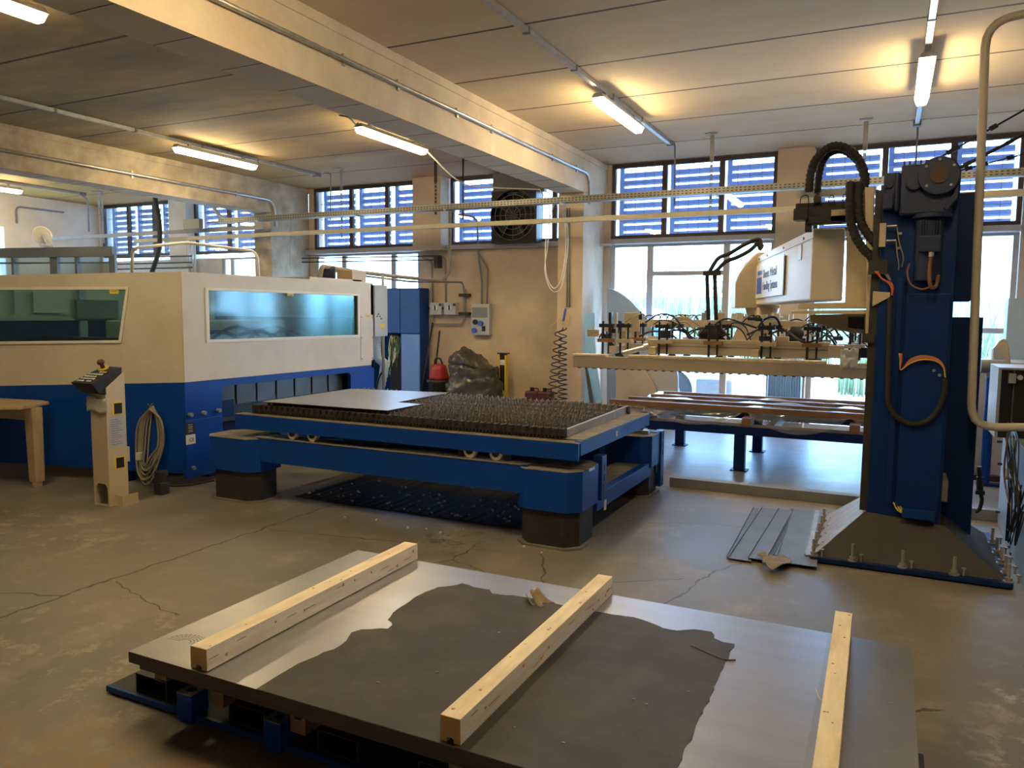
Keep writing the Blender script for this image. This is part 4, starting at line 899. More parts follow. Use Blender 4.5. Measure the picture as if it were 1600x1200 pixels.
# beams
def beam_wood(xa, ya, xb, yb, w, h, label):
    t = thing('timber_beam', label, 'wooden beam', ((xa+xb)/2, (ya+yb)/2, SZ+.004), 'timber beams on the sheet stack')
    a, c = V((xa, ya, 0)), V((xb, yb, 0)); d = (c-a).normalized(); r = V((d.y, -d.x, 0)); z0 = SZ+.0045
    # section with a groove under the beam
    sec = [(-.5, 0), (-.5, .35), (-.49, 1), (.49, 1), (.5, .35), (.5, 0), (.17, 0), (.17, .13), (.07, .20), (-.10, .20), (-.17, .13), (-.17, 0)]
    P0 = [a + r*w*s + V((0, 0, z0+h*q)) for s, q in sec]
    B().prism(P0, c-a).build('beam_body', MT['woodside'], t)
    b = B(); b.prism([a+r*w*-.488+V((0, 0, z0+h)), a+r*w*.488+V((0, 0, z0+h)), a+r*w*.488+V((0, 0, z0+h+.0012)), a+r*w*-.488+V((0, 0, z0+h+.0012))], c-a); o = b.build('warm_lit_top', MT['wood'], t)  # top skin in warmer spruce stands for the warm light from above
    b = B(); b.prism([a + r*w*s*.99 + V((0, 0, z0+h*q)) for s, q in sec], -d*.0012); b.build('end_grain', MT['woodend'], t)
    b = B(); rr = random.Random(int(xa*100))
    for i in range(8):
        q = a.lerp(c, rr.random())+r*(w*.5+.0002)+V((0, 0, z0+h*rr.uniform(.2, .8))); b.cyl(q, q+r*.0008, rr.uniform(.004, .009), n=10)
        q = a.lerp(c, rr.random()); b.obox(q+r*(w*.5+.0004)+V((0, 0, z0+h*rr.uniform(.2, .8))), d*rr.uniform(.015, .05), r*.0006, (0, 0, .0015))
        q = a.lerp(c, rr.random())+r*w*rr.uniform(-.35, .35)+V((0, 0, z0+h+.0012)); b.cyl(q, q+V((0, 0, .0006)), rr.uniform(.003, .007), n=10)
    b.build('knot_mark', MT['knot'], t)
MT['woodend'] = mat('spruce_end_grain', (.68, .44, .18), .7, var=.12, scale=12)
beam_wood(-2.405, 2.10, -2.435, 3.66, .088, .088, 'pale timber beam, leftmost of the three on the sheet stack')
beam_wood(-1.245, 2.10, -1.245, 3.65, .078, .088, 'pale timber beam lying across the dark film in the middle')
beam_wood(-.105, 2.02, -.125, 3.70, .072, .082, 'pale timber beam, rightmost of the three on the bare shiny sheets')
# frame under the sheets
lf_ = thing('pallet_frame', 'blue steel pallet frame with socket blocks carrying the foreground sheet stack', 'steel frame', (-1.4, 2.9, 0))
B().box(-3.14, .2, 2.23, 3.3, .010, .032).build('frame_plate', MT['dgray'], lf_)
B().box(-3.14, .2, 2.218, 2.232, .008, .034).build('plate_edge', MT['blued'], lf_)
for i in range(6):
    x = -2.95 + i*.47 + (.10 if i > 0 else 0)
    b = B(); x0, x1 = x-.03, x+.17; b.box(x0, x1, 2.25, 3.4, .112, .118); b.box(x0, x0+.008, 2.25, 3.4, .032, .112); b.box(x1-.008, x1, 2.25, 3.4, .032, .112); b.box(x0+.008, x1-.008, 2.25, 3.4, .032, .038); b.build('square_tube', MT['blackblue'] if 'blackblue' in MT else MT['dgray'], lf_)
for (x, w) in ((-2.65, .09), (-2.16, .09), (-.55, .09)):
    b = B(); z = .125
    cx, cy, hw = x+w/2-.01, 2.20+.045, .045
    n = 16; ring = [V((cx+.022*math.cos(2*PI*k/n), cy+.022*math.sin(2*PI*k/n), z)) for k in range(n)]
    sq = []
    for k in range(n):
        a0 = 2*PI*k/n; cc, s_ = math.cos(a0), math.sin(a0); m_ = max(abs(cc), abs(s_)); sq.append(V((cx+hw*cc/m_, cy+hw*s_/m_, z)))
    b.ringpanel(sq, ring, (0, 0, -.03)); b.box(cx-hw, cx+hw, cy-hw, cy+hw, .0, z-.031)
    o = b.build('socket_block', MT['blue'], lf_, bevel=.003)
    b = B(); b.ringpanel([p+V((0, 0, .001)) for p in sq], [p+V((0, 0, .001)) for p in ring], (0, 0, -.0008)); b.build('worn_block_top', MT['mortar'], o)
    b = B(); b.bar((cx-hw, cy-hw-.0006, .125), (cx+hw, cy-hw-.0006, .125), .001, .003); b.build('worn_edge', MT['mortar'], o)
for i, (x, y) in enumerate(((-2.86, 2.255), (-2.46, 2.20), (-2.02, 2.19), (-1.30, 2.18), (-1.18, 2.16), (-.5, 2.2), (-2.94, 3.2), (-1.2, 3.2), (-.3, 3.2))):
    b = B(); b.box(x, x+.075, y, y+.24, .1185, .175); b.box(x+.0, x+.02, y, y+.24, .175, .2345); b.box(x+.055, x+.075, y, y+.24, .175, .2345) if i == 2 else b.box(x+.02, x+.075, y, y+.24, .175, .2345)
    tag(b.build('wooden_spacer', MT['woodold']), ('brown wooden spacer under the sheet stack, %s' % ['at its left corner', 'behind the left socket block', 'with a cut-out, behind the second socket block', 'left of the middle beam end', 'right of the middle beam end', 'near the right end', 'rear left', 'rear middle', 'rear right'][i]), 'spacer', 'wooden spacers under the stack')
# ================================================================== SCRAP STRIPS
def strip(px0, px1, w, z, lab, m='scrap', n=1):
    a, c = at(*px0, z=z), at(*px1, z=z); t = B(); d = (c-a).normalized(); r = V((d.y, -d.x, 0))
    t.prism([a-r*w/2, a+r*w/2, c+r*w/2*1.0, c-r*w/2], (0, 0, .003))
    t.prism([a-r*w/2, a-r*(w/2-.004), c-r*(w/2-.004), c-r*w/2], (0, 0, .012))
    return tag(t.build('steel_strip', MT[m]), lab, 'metal strip', 'scrap strips on the floor')
strip((1140, 872), (1181, 794), .045, .004, 'narrow grey scrap strip, leftmost of those beside the crane base')
strip((1155, 875), (1205, 795), .16, .012, 'wide grey scrap strip, second from the left beside the crane base')
strip((1182, 874), (1227, 797), .12, .022, 'wide scrap strip in the middle of the pile beside the crane base')
strip((1204, 868), (1240, 797), .035, .010, 'thin dark strip between the wide scrap strips', 'dgray')
strip((1212, 868), (1246, 798), .03, .016, 'thin bent scrap strip right of the middle of the pile', 'scrap')
strip((1243, 882), (1264, 799), .27, .026, 'widest scrap sheet with a shiny edge at the right of the pile')
strip((1262, 868), (1277, 798), .04, .035, 'slim scrap angle lying next to the anchor bolts', 'mortar')
b = B(); pts = [at(*p, z=.04) for p in ((1183, 867), (1188, 865), (1196, 866), (1199, 871), (1203, 868), (1207, 873), (1212, 869), (1216, 873), (1222, 871), (1238, 875), (1234, 882), (1222, 886), (1207, 891), (1199, 888), (1196, 883), (1191, 879), (1192, 874), (1187, 872))]
vs = [b.bm.verts.new((p.x, p.y, .04+.02*((i*7) % 3)/2)) for i, p in enumerate(pts)]; f = b.bm.faces.new(vs); bmesh.ops.triangulate(b.bm, faces=[f])
tag(b.build('torn_card', MT['cardb'], solid=.004), 'torn ragged piece of brown card in front of the scrap strips', 'cardboard')
# low steel rail across the floor and floor bars near the window
tag(B().box(-1.93, 3, 7.60, 7.72, .0, .095).build('floor_duct', MT['gray']), 'low grey steel duct running along the floor behind the crane', 'duct')
for y, z in ((9.45, .06), ):
    tag(B().box(.75, 3, y, y+.08, 0.001, z).build('floor_rail', MT['dgray']), 'dark bar on the bright floor right of the crane mast', 'rail')
# ================================================================== PALLET TABLE
pt = thing('loading_table', 'low dark blue steel table behind the floor duct carrying wrapped sheets', 'steel table', (-1.2, 9.4, 0))
b = B(); X0, X1 = -2.54, .5
b.box(X0, X1, 8.72, 8.80, .41, .505); b.box(X0, X1, 10.10, 10.18, .41, .505); b.box(X0, X0+.08, 8.80, 10.10, .41, .505); b.box(X1-.08, X1, 8.80, 10.10, .41, .505); b.box(-1.2, -1.12, 8.8, 10.1, .41, .5)
b.build('table_frame', MT['navy'], pt, bevel=.004)
b = B(); b.box(X0, X1, 8.72, 8.92, .505, .512); b.build('frame_top_flange', MT['bluetop'], pt)
for x in (-1.505, .36, -2.5):
    for y in (8.74, 10.06):
        if x == -2.5 and y < 9: pass
        o = B().box(x, x+.12, y, y+.1, .012, .41).build('leg', MT['navy'], pt, bevel=.004)
        B().box(x-.03, x+.15, y-.03, y+.13, .0015, .012).build('foot_plate', MT['navy'], o)
sx_ = thing('wrapped_sheets', 'dark sheets on blocks wrapped in clear film on the low blue table', 'wrapped sheets', (-1.0, 9.45, .51))
B().box(-2.6, .48, 8.95, 10.1, .60, .655).build('sheet_pack', MT['dgray'], sx_)
for x in (-2.60, -1.43, -.33, .35):
    for y in (8.74, 9.9):
        tag(B().box(x, x+.10, y, y+.24, .5125, .600 if y > 9 else .598).build('wooden_block', MT['woodb']), {(-2.60, 8.74): 'brown wooden block at the left front end of the blue loading table', (-1.43, 8.74): 'brown wooden block above the front leg of the blue loading table', (-.33, 8.74): 'brown wooden block nearest the crane mast on the loading table'}.get((x, y), 'brown wooden block under the wrapped sheets, %s %s' % ('back row,' if y > 9 else 'front row,', {-2.60: 'left end', -1.43: 'second from left', -.33: 'third from left', .35: 'hidden behind the mast'}[x])), 'wooden block', 'blocks on the loading table')
bars = [(8.72, .668, -2.97, 'long brown wooden bar, frontmost of those on the wrapped sheets'), (9.12, .662, -2.86, 'long brown wooden bar, second from the front on the wrapped sheets'), (9.55, .662, -2.7, 'long brown wooden bar, third from the front on the wrapped sheets'), (9.98, .662, -2.65, 'long brown wooden bar at the back of the wrapped sheets')]
for y, z, x, lab in bars:
    z = .662; b = B(); b.box(x, .5, y, y+.07, z, z+.062); tag(b.build('wooden_bar', MT['woodb'], bevel=.004), lab, 'wooden bar', 'bars on the wrapped sheets')
b = B()
for (xa, xb, dpt) in ((-2.55, -1.42, .17), (-1.36, -.35, .20), (-.30, .5, .17)):
    b.grid(lambda u, v: V((xa+(xb-xa)*u, 8.70-.035*math.sin(PI*u)*v+.010*noise.noise(V((u*14, v*5, xa))), .665-dpt*v*math.sin(PI*u)**.7)), 30, 8)
b.grid(lambda u, v: V((-2.75+3.2*u, 8.80+1.3*v, .700+.006*math.cos(v*PI*6)+.030*noise.noise(V((u*10, v*6, 3))))), 60, 30)
b.build('clear_film', MT['plastic'], sx_)
b = B(); b.grid(lambda u, v: V((-2.72+.16*u, 8.7+.1*math.sin(v*9), .70-.26*v+.02*noise.noise(V((u*5, v*9, 2))))), 8, 12); b.build('clear_film', MT['plastic'], sx_)
# ================================================================== LOADING CRANE
cn = thing('loading_crane', 'blue crane mast with cream arm and suction frame over the wrapped sheets', 'crane', (.15, 6.3, 0))
BX0, BX1, BY0, BY1 = -.43, .79, 5.70, 7.0
B().box(BX0, BX1, BY0, BY1, .012, .045).build('base_plate', MT['navy'], cn, bevel=.003)
B().hexa([(BX0+.03, BY0+.05, .045), (BX1-.04, BY0+.05, .045), (BX1-.04, BY1-.05, .045), (BX0+.03, BY1-.05, .045)], [(-.09, 6.0, .34), (.41, 6.0, .30), (.41, 6.62, .30), (-.09, 6.62, .34)]).build('pyramid_foot', MT['primer'], cn)
b = B(); b.prism([V((BX0+.028, BY0+.05, .047)), V((BX0+.028, BY1-.05, .047)), V((-.092, 6.62, .342)), V((-.092, 6.0, .342))], (-.004, 0, .003)); b.build('foot_left_face', MT['mortar'], cn)  # lighter grey skin over the left slope of the foot
bolts = [(x, BY0+.035) for x in (-.41, -.155, .155, .46, .765)] + [(BX0+.02, y) for y in (5.95, 6.2, 6.45, 6.7)] + [(BX1-.02, y) for y in (5.93, 6.15, 6.4, 6.68)]
for i, (x, y) in enumerate(bolts):
    b = B(); b.cyl((x, y, .045), (x, y, .165), .011, n=10); b.cyl((x, y, .055), (x, y, .075), .022, n=6); b.cyl((x, y, .045), (x, y, .052), .032, n=16); b.build('anchor_bolt', MT['mortar'], cn)
    b = B(); b.cyl((x+.055, y+.005, .045), (x+.055, y+.005, .088), .007, n=8); b.cyl((x+.055, y+.005, .088), (x+.055, y+.005, .098), .015, n=6); b.build('levelling_screw', MT['mortar'], cn)
MY = 6.02
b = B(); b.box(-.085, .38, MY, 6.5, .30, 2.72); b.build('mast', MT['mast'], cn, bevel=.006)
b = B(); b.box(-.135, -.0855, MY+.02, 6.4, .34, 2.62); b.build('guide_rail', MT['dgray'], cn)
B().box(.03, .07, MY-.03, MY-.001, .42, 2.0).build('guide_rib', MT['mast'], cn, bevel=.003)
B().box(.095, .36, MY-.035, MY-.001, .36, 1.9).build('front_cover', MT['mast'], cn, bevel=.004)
B().box(.14, .34, MY-.09, MY-.036, .345, .40).build('cable_bracket', MT['blued'], cn)
# rear side panels (dark)
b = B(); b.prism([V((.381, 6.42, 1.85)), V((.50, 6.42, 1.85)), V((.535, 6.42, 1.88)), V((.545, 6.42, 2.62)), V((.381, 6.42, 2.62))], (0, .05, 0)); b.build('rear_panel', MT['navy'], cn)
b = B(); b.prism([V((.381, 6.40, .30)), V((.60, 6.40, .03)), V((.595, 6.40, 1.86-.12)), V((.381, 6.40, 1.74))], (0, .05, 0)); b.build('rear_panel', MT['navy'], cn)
b = B(); b.box(.381, .42, 6.1, 6.4, .45, .60); b.build('junction_pocket', MT['mortar'], cn)
# cable at the foot of the mast
b = B(); 
for i in range(3): b.tube(crv([at(1396+i*4, 785, y=MY-.02), at(1402+i*4, 796, y=MY-.04), at(1412+i*3, 802-i*2, y=MY-.06), at(1424, 804-i*3, y=MY-.07)], 5), .006, 6)
b.build('foot_cable', MT['yellow'], cn)
# gear unit on top of the mast
g = B(); gx, gz = .165, 2.58
GY = 5.90
g.box(.02, .33, GY, 6.16, 2.42, 2.76); g.box(-.015, .02, GY+.03, 6.16, 2.45, 2.72)
g.build('gearbox', MT['bluecast'], cn, bevel=.02)
b = B(); b.cyl((.245, GY-.05, 2.665), (.245, GY, 2.665), .125, n=36); b.cyl((.10, GY-.03, 2.63), (.10, GY, 2.63), .05, n=24); b.build('gearbox_flange', MT['bluecast'], cn, bevel=.008)
b = B(); b.cyl((.245, GY-.058, 2.67), (.245, GY-.049, 2.67), .055, n=28); b.build('shaft_cap', MT['shaft'], cn)
for a0 in (.6, 1.6, 2.5, 3.9, 5.5): b = B(); b.cyl((.245+.098*math.cos(a0), GY-.058, 2.67+.098*math.sin(a0)), (.245+.098*math.cos(a0), GY-.049, 2.67+.098*math.sin(a0)), .009, n=8); b.build('flange_bolt', MT['mortar'], cn)
b = B()
for i in range(9): b.box(.03+i*.033, .042+i*.033, GY+.02, 6.14, 2.76, 2.785)
b.build('cooling_ribs', MT['bluecast'], cn)
b = B(); b.prism([V((.30, GY-.02, 2.44)), V((.36, GY-.02, 2.52)), V((.365, GY-.02, 2.72)), V((.335, GY-.02, 2.72)), V((.335, GY-.02, 2.55)), V((.28, GY-.02, 2.46))], (0, .1, 0)); b.build('gearbox_rib', MT['bluecast'], cn, bevel=.004)
b = B(); b.cyl((.22, 5.98, 2.43), (.22, 5.98, 2.40), .125, n=32); b.build('motor_flange', MT['bluecast'], cn, bevel=.006)
b = B(); b.cyl((.21, 5.98, 2.40), (.21, 5.98, 1.98), .085, n=32); b.build('motor', MT['bluecast'], cn, bevel=.012)
b = B()
for i in range(8): b.box(.150+i*.016, .156+i*.016, 5.885, 5.91, 2.26, 2.38)
b.build('cooling_ribs', MT['bluecast'], cn)
b = B(); b.box(.145, .28, 5.855, 5.91, 2.17, 2.28); b.build('terminal_box', MT['bluecast'], cn, bevel=.008)
b = B(); b.cyl((.225, 5.865, 2.17), (.225, 5.865, 2.14), .016, n=12); b.build('cable_gland', MT['zinc'], cn)
b = B(); b.tube(crv([(.225, 5.865, 2.15), (.22, 5.86, 2.02), (.235, 5.87, 1.94), (.265, 5.89, 1.95), (.275, 5.9, 2.02)], 8), .013, 8); b.tube(crv([(.24, 5.87, 1.945), (.18, 5.88, 1.925), (.115, 5.9, 1.96), (.09, 5.92, 2.04), (.10, 5.95, 2.10)], 8), .007, 6); b.build('motor_cable', MT['copper'], cn)
# smaller drive on the left of the gear unit
b = B(); b.box(-.075, -.005, GY+.05, 6.1, 2.50, 2.72); b.cyl((-.05, GY+.03, 2.64), (-.05, GY+.06, 2.64), .03, n=16); b.box(-.085, -.02, GY+.02, 6.1, 2.47, 2.58); b.build('brake_unit', MT['bluecast'], cn, bevel=.008)
# proximity switch bracket
b = B(); b.box(-.095, -.055, 5.94, 5.955, 2.22, 2.38); b.build('switch_bracket', MT['beige'], cn); 
b = B()
for z in (2.36, 2.26): b.cyl((-.05, 5.965, z), (.01, 5.965, z), .008, n=8); b.box(.02, .045, 6.0, 6.018, z-.055, z-.04)
b.build('proximity_switch', MT['zinc'], cn)
b = B(); b.tube(crv([(.01, 5.975, 2.36), (.03, 5.985, 2.25), (.06, 5.99, 2.15), (.055, 5.99, 2.08)], 6), .004, 5); b.tube(crv([(.01, 5.975, 2.26), (.02, 5.985, 2.18), (.035, 5.99, 2.1), (.035, 5.99, 2.06)], 6), .004, 5); b.build('switch_cable', MT['cable'], cn)
# big corrugated hoses: arch from arm to mast
def corr(pts, r, name, par, m='rubber', k=14, per=2):
    b = B(); b.tube(crv(pts, k), r, 10, rf=lambda t, i: 1.0 if (i//per) % 2 else .88); return b.build(name, MT[m], par)
A_ = lambda y, *l: [at(a, c, y=y) for a, c in l]
corr(A_(6.45, (1264, 300), (1266, 275), (1273, 252), (1290, 234), (1308, 228), (1330, 236), (1345, 255), (1352, 280), (1347, 300), (1338, 325)), .033, 'arched_hose', cn)
corr(A_(6.55, (1277, 302), (1280, 272), (1287, 250), (1300, 238), (1318, 236), (1338, 250), (1349, 275), (1352, 300)), .028, 'arched_hose', cn)
corr(A_(6.1, (1329, 284), (1328, 320), (1329, 345), (1337, 370), (1350, 390), (1362, 402), (1366, 418)), .033, 'bundle_hose', cn)
corr(A_(6.1, (1343, 284), (1341, 315), (1343, 340), (1352, 360), (1366, 378), (1376, 392), (1378, 412)), .033, 'bundle_hose', cn)
b = B(); q = at(1372, 418, y=6.05); b.box(q.x-.06, q.x+.06, 5.98, 6.015, q.z-.05, q.z+.05); b.build('hose_clamp', MT['dgray'], cn)
b = B()
for i in range(3): b.tube(crv(A_(5.98, (1367+i*2, 424), (1377+i, 434+i), (1388+i*2, 442), (1393+i, 450), (1394, 462)), 6), .006, 6)
b.build('orange_cables', MT['orange'], cn)
b = B()
for i in range(3): b.tube(crv(A_(5.99, (1378+i*2, 424), (1384+i*2, 430), (1390+i, 438)), 5), .004, 6)
b.build('grey_cables', MT['cable'], cn)
# energy chain hanging down the mast
chn = A_(5.965, (1392, 465), (1390, 520), (1388, 600), (1388, 625), (1396, 645), (1412, 658), (1430, 663), (1450, 657), (1466, 640), (1475, 615), (1478, 592))
P_ = crv(chn, 10); o = B(); o.tube(P_, .021, 8, rf=lambda t, i: 1.0 if i % 2 else .82); o = o.build('energy_chain', MT['rubber'], cn)
b = B()
for i, m_ in enumerate(range(4)): pass
for k, mm in enumerate(('yellow', 'orange', 'cable', 'orange')):
    b = B(); b.tube(crv(A_(5.955, (1477, 590-2*k), (1474, 574-k), (1462, 564-k*1.5), (1440, 560-k*2+2), (1422, 565-k*2+3), (1411, 576), (1407, 578)), 7), .005, 6)
    b.tube(crv(A_(5.96, (1405+k*1.5, 552), (1406+k, 565), (1406, 578)), 4), .003, 5); b.build('loop_cable', MT[mm], cn)
b = B()
for p in ((1459, 579), (1468, 586)): q = at(*p, y=5.985); b.cyl(q, q+V((0, -.012, 0)), .010, n=10)
b.build('screw_head', MT['mortar'], cn)
b = B(); b.box(-.17, -.10, 6.0, 6.3, at(1365, 535, y=6.1).z, at(1365, 528, y=6.1).z+.03); b.build('roller_block', MT['dgray'], cn)
# arm carriage (cream) on the left of the mast
AY = 6.28
def plate(pts, y, th, name, m='beige', par=None):
    b = B(); b.prism([at(a, c, y=y) for a, c in pts], (0, th, 0)); return b.build(name, MT[m], par or cn, bevel=.003)
plate([(1351, 292), (1366, 294), (1362, 462), (1360, 520), (1352, 522), (1354, 460)], 6.10, .22, 'carriage_plate')
plate([(1323, 358), (1345, 392), (1358, 402), (1355, 478), (1320, 478)], 6.34, .05, 'carriage_web')
plate([(1337, 300), (1353, 296), (1352, 352), (1342, 352), (1336, 340)], 6.2, .10, 'carriage_web')
plate([(1247, 474), (1355, 472), (1355, 482), (1247, 482)], 6.25, .35, 'carriage_shelf')
plate([(1237, 486), (1356, 484), (1356, 491), (1237, 490)], 6.20, .5, 'carriage_shelf')
plate([(1265, 492), (1356, 490), (1355, 523), (1325, 519), (1266, 503)], 6.42, .05, 'carriage_gusset')
plate([(1325, 495), (1350, 495), (1350, 515), (1325, 512)], 6.415, .004, 'gusset_recess', 'dgray')
plate([(1364, 455), (1391, 457), (1391, 464), (1363, 479)], 6.0, .02, 'bracket_ear')
# dark swivel head over the arm
b = B(); q = at(1300, 330, y=6.5)
for (pa, pb_, y, th) in (((1243, 318), (1345, 340), 6.45, .12), ((1240, 326), (1262, 343), 6.4, .10), ((1262, 338), (1355, 346), 6.42, .14), ((1258, 344), (1268, 362), 6.45, .06)):
    a1, a2 = at(*pa, y=y), at(*pb_, y=y); b.box(a1.x, a2.x, y, y+th, a2.z, a1.z)
c1 = at(1278, 312, y=6.44); b.cyl(c1, c1+V((0, -.05, 0)), .03, n=14)
b.build('swivel_head', MT['black'], cn, bevel=.005)
b = B(); 
for i in range(5): b.tube(crv(A_(6.43, (1250+22*i, 322), (1252+22*i, 308-3*(i % 2)), (1262+20*i, 306), (1264+20*i, 322)), 5), .004, 5)
b.build('small_hose', MT['black'], cn)
b = B(); a1, a2 = at(1300, 334, y=6.5), at(1355, 345, y=6.5); b.box(a1.x, a2.x, 6.42, 6.52, a2.z, a1.z+.02); b.build('light_spacer', MT['beige'], cn)
tr_ = B(); a1, a2 = at(1245, 308, y=6.62), at(1370, 290, y=6.62); tr_.box(a1.x, a2.x, 6.60, 6.66, a1.z-.01, a1.z+.045); tr_.build('clear_duct', MT['ltgray'], cn)
# slanting arm box with sign
ua = V((-math.sin(math.radians(16.4)), math.cos(math.radians(16.4)), 0)); ra = V((ua.y, -ua.x, 0))
N0 = at(1266, 470, y=6.62); N1 = V((N0.x, N0.y, at(1266, 357, y=6.62).z)); LEN = 3.05
hgt = N1.z - N0.z; wd = .245
q4 = [N0, N0+ra*wd, N0+ra*wd+V((0, 0, hgt)), N0+V((0, 0, hgt))]
b = B(); b.prism(q4, ua*LEN); arm = b.build('arm_box', MT['ltcream'] if 'ltcream' in MT else MT['cream'], cn, bevel=.015)
b = B(); b.prism([N0-ra*.004+V((0, 0, hgt*.86)), N0-ra*.0005+V((0, 0, hgt*.86)), N0-ra*.0005+V((0, 0, hgt*.87)), N0-ra*.004+V((0, 0, hgt*.87))], ua*LEN)
b.build('cover_joint', MT['gray'], arm)
b = B()
for s in (.35, 1.3, 2.3, 2.9): c = N0+ua*s-ra*.002+V((0, 0, hgt*.92)); b.cyl(c, c-ra*.006, .012, n=8)
b.build('cover_screw', MT['black'], arm)
c = N0+ua*.42-ra*.003; b = B(); b.prism([c+V((0, 0, hgt*.62)), c+V((0, 0, hgt*.84)), c+ua*.14+V((0, 0, hgt*.84)), c+ua*.14+V((0, 0, hgt*.62))], -ra*.003); b.build('pale_sticker', MT['sign'], arm)
s0, s1 = 1.15, 2.95; sg = B(); c = N0-ra*.012
sg.prism([c+ua*s0+V((0, 0, hgt*.13)), c+ua*s0+V((0, 0, hgt*.80)), c+ua*s1+V((0, 0, hgt*.80)), c+ua*s1+V((0, 0, hgt*.13))], -ra*.01); sg = sg.build('sign_panel', MT['sign'], arm, bevel=.002); sg['label'] = 'white sign lettered Sheet Metal Handling Systems'
c = N0-ra*.0245
def signpart(nm, a0, a1, z0, z1, m):
    b = B(); b.prism([c+ua*a0+V((0, 0, hgt*z0)), c+ua*a0+V((0, 0, hgt*z1)), c+ua*a1+V((0, 0, hgt*z1)), c+ua*a1+V((0, 0, hgt*z0))], -ra*.002); b.build(nm, MT[m], arm)
signpart('sign_blue_bar', 2.50, 2.86, .21, .53, 'signblue'); signpart('sign_blue_mark', 2.50, 2.82, .58, .66, 'signblue')
text('sign_lettering', 'Sheet Metal', c+ua*2.42+V((0, 0, hgt*.50)), -ua, (0, 0, 1), .13, MT['ink'], arm, sx=1.45)
text('sign_lettering', 'Handling Systems', c+ua*2.42+V((0, 0, hgt*.27)), -ua, (0, 0, 1), .13, MT['ink'], arm, sx=1.05)
# rounded end hood of the arm
E0 = N0+ua*(LEN+.001)
b = B(); hp = [(-.24, -.04), (-.245, .26), (-.21, .36), (-.14, .47), (-.06, .56), (.0, .62), (wd+.03, .62), (wd+.03, -.04)]
b.prism([E0+ra*s+V((0, 0, z)) for s, z in hp], ua*.45); b.build('arm_end_hood', MT['beige'], cn, bevel=.01)
HC = E0+ua*.18+ra*.10; HC.z = 0
zf = at(1187, 500, y=HC.y).z
# bearing turret under the arm end
for (r, z0, z1, nm) in ((.27, zf-.02, E0.z-.03, 'turret'),):
    b = B(); b.lathe((HC.x, HC.y, 0), [(.20, z0), (.30, z0+.03), (.30, z0+.06), (.18, z0+.07), (.20, z1)], 28); b.build(nm, MT['beige'], cn)
b = B(); rr = random.Random(9)
for i in range(14): 
    a0 = 2*PI*i/14; c2 = V((HC.x+.33*math.cos(a0), HC.y+.33*math.sin(a0), zf+.04)); b.obox(c2, (.03, 0, 0), (0, .03, 0), (0, 0, rr.uniform(.02, .05)))
b.build('turret_lug', MT['beige'], cn)
# ---------------- suction frame
FYf = 8.25; zb0 = at(1130, 583, y=FYf).z
sf_parent = cn
def fbox(nm, x0, x1, y0, y1, z0, z1, m='beige', bev=.004):
    return B().box(x0, x1, y0, y1, z0, z1).build(nm, MT[m], cn, bevel=bev)
FX0, FX1 = at(895, 565, y=FYf).x, -.02
fbox('front_crossbeam', FX0, FX1, FYf, FYf+.10, zb0, zb0+.13)
fbox('crossbeam_cap', FX0, FX0+.40, FYf-.01, FYf+.12, zb0+.13, zb0+.155, 'wood'); fbox('crossbeam_cap', FX0+.66, -.55, FYf-.01, FYf+.12, zb0+.13, zb0+.16, 'wood'); fbox('crossbeam_cap', -.28, FX1, FYf-.01, FYf+.12, zb0+.10, zb0+.15, 'wood')
b = B(); x = FX0+.05; b.box(FX0+.03, FX1, FYf+.03, FYf+.05, zb0-.004, zb0)
while x < FX1: b.box(x, x+.03, FYf+.02, FYf+.06, zb0-.012, zb0); x += .09
b.build('beam_perforation', MT['dgray'], cn)
x0, x1 = at(1012, 545, y=8.5).x, at(1318, 560, y=8.5).x; z0 = at(1100, 555, y=8.5).z
fbox('rear_profile_beam', x0+.12, x1-.14, 8.5, 8.62, z0, z0+.17); fbox('beam_end_cap', x0, x0+.12, 8.49, 8.63, z0+.01, z0+.16); fbox('beam_end_cap', x1-.15, x1, 8.49, 8.63, z0+.01, z0+.14)
b = B(); b.box(x0+.13, x1-.15, 8.497, 8.5, z0+.085, z0+.095); b.box(x0+.13, x1-.15, 8.497, 8.5, z0+.125, z0+.13); b.build('profile_groove', MT['gray'], cn)
for y in (8.35, 9.0, 9.8): fbox('long_member', FX0+.25, FX1-.2, y+.35, y+.43, z0+.02, z0+.10)
for x in (FX0+.4, -2.4, -1.3, -.4): fbox('cross_member', x, x+.08, FYf+.1, 10.25, z0+.0, z0+.08)
# upper beam carried by the turret
zu = at(1100, 508, y=9.2).z
fbox('upper_beam', at(995, 505, y=9.2).x, at(1262, 508, y=9.2).x, 9.15, 9.29, zu-.03, zu+.06)
a1 = at(995, 505, y=9.2)
b = B(); b.prism([V((a1.x, 9.15, zu+.06)), V((a1.x-.20, 9.15, zu-.10)), V((a1.x-.20, 9.15, zu-.16)), V((a1.x+.05, 9.15, zu-.03))], (0, .14, 0)); b.build('beam_gooseneck', MT['beige'], cn)
fbox('upright_post', a1.x-.02, a1.x+.12, 9.0, 9.1, z0+.12, zu-.03)
b = B(); hx = at(1180, 530, y=9.3).x; b.hexa([(hx-.24, 9.1, z0+.14), (hx+.24, 9.1, z0+.14), (hx+.24, 9.5, z0+.14), (hx-.24, 9.5, z0+.14)], [(hx-.19, 9.15, zu-.03), (hx+.19, 9.15, zu-.03), (hx+.19, 9.45, zu-.03), (hx-.19, 9.45, zu-.03)]); b.build('centre_pedestal', MT['beige'], cn, bevel=.01)
fbox('pedestal_flange', hx-.38, hx+.38, 9.05, 9.55, z0+.12, z0+.145)
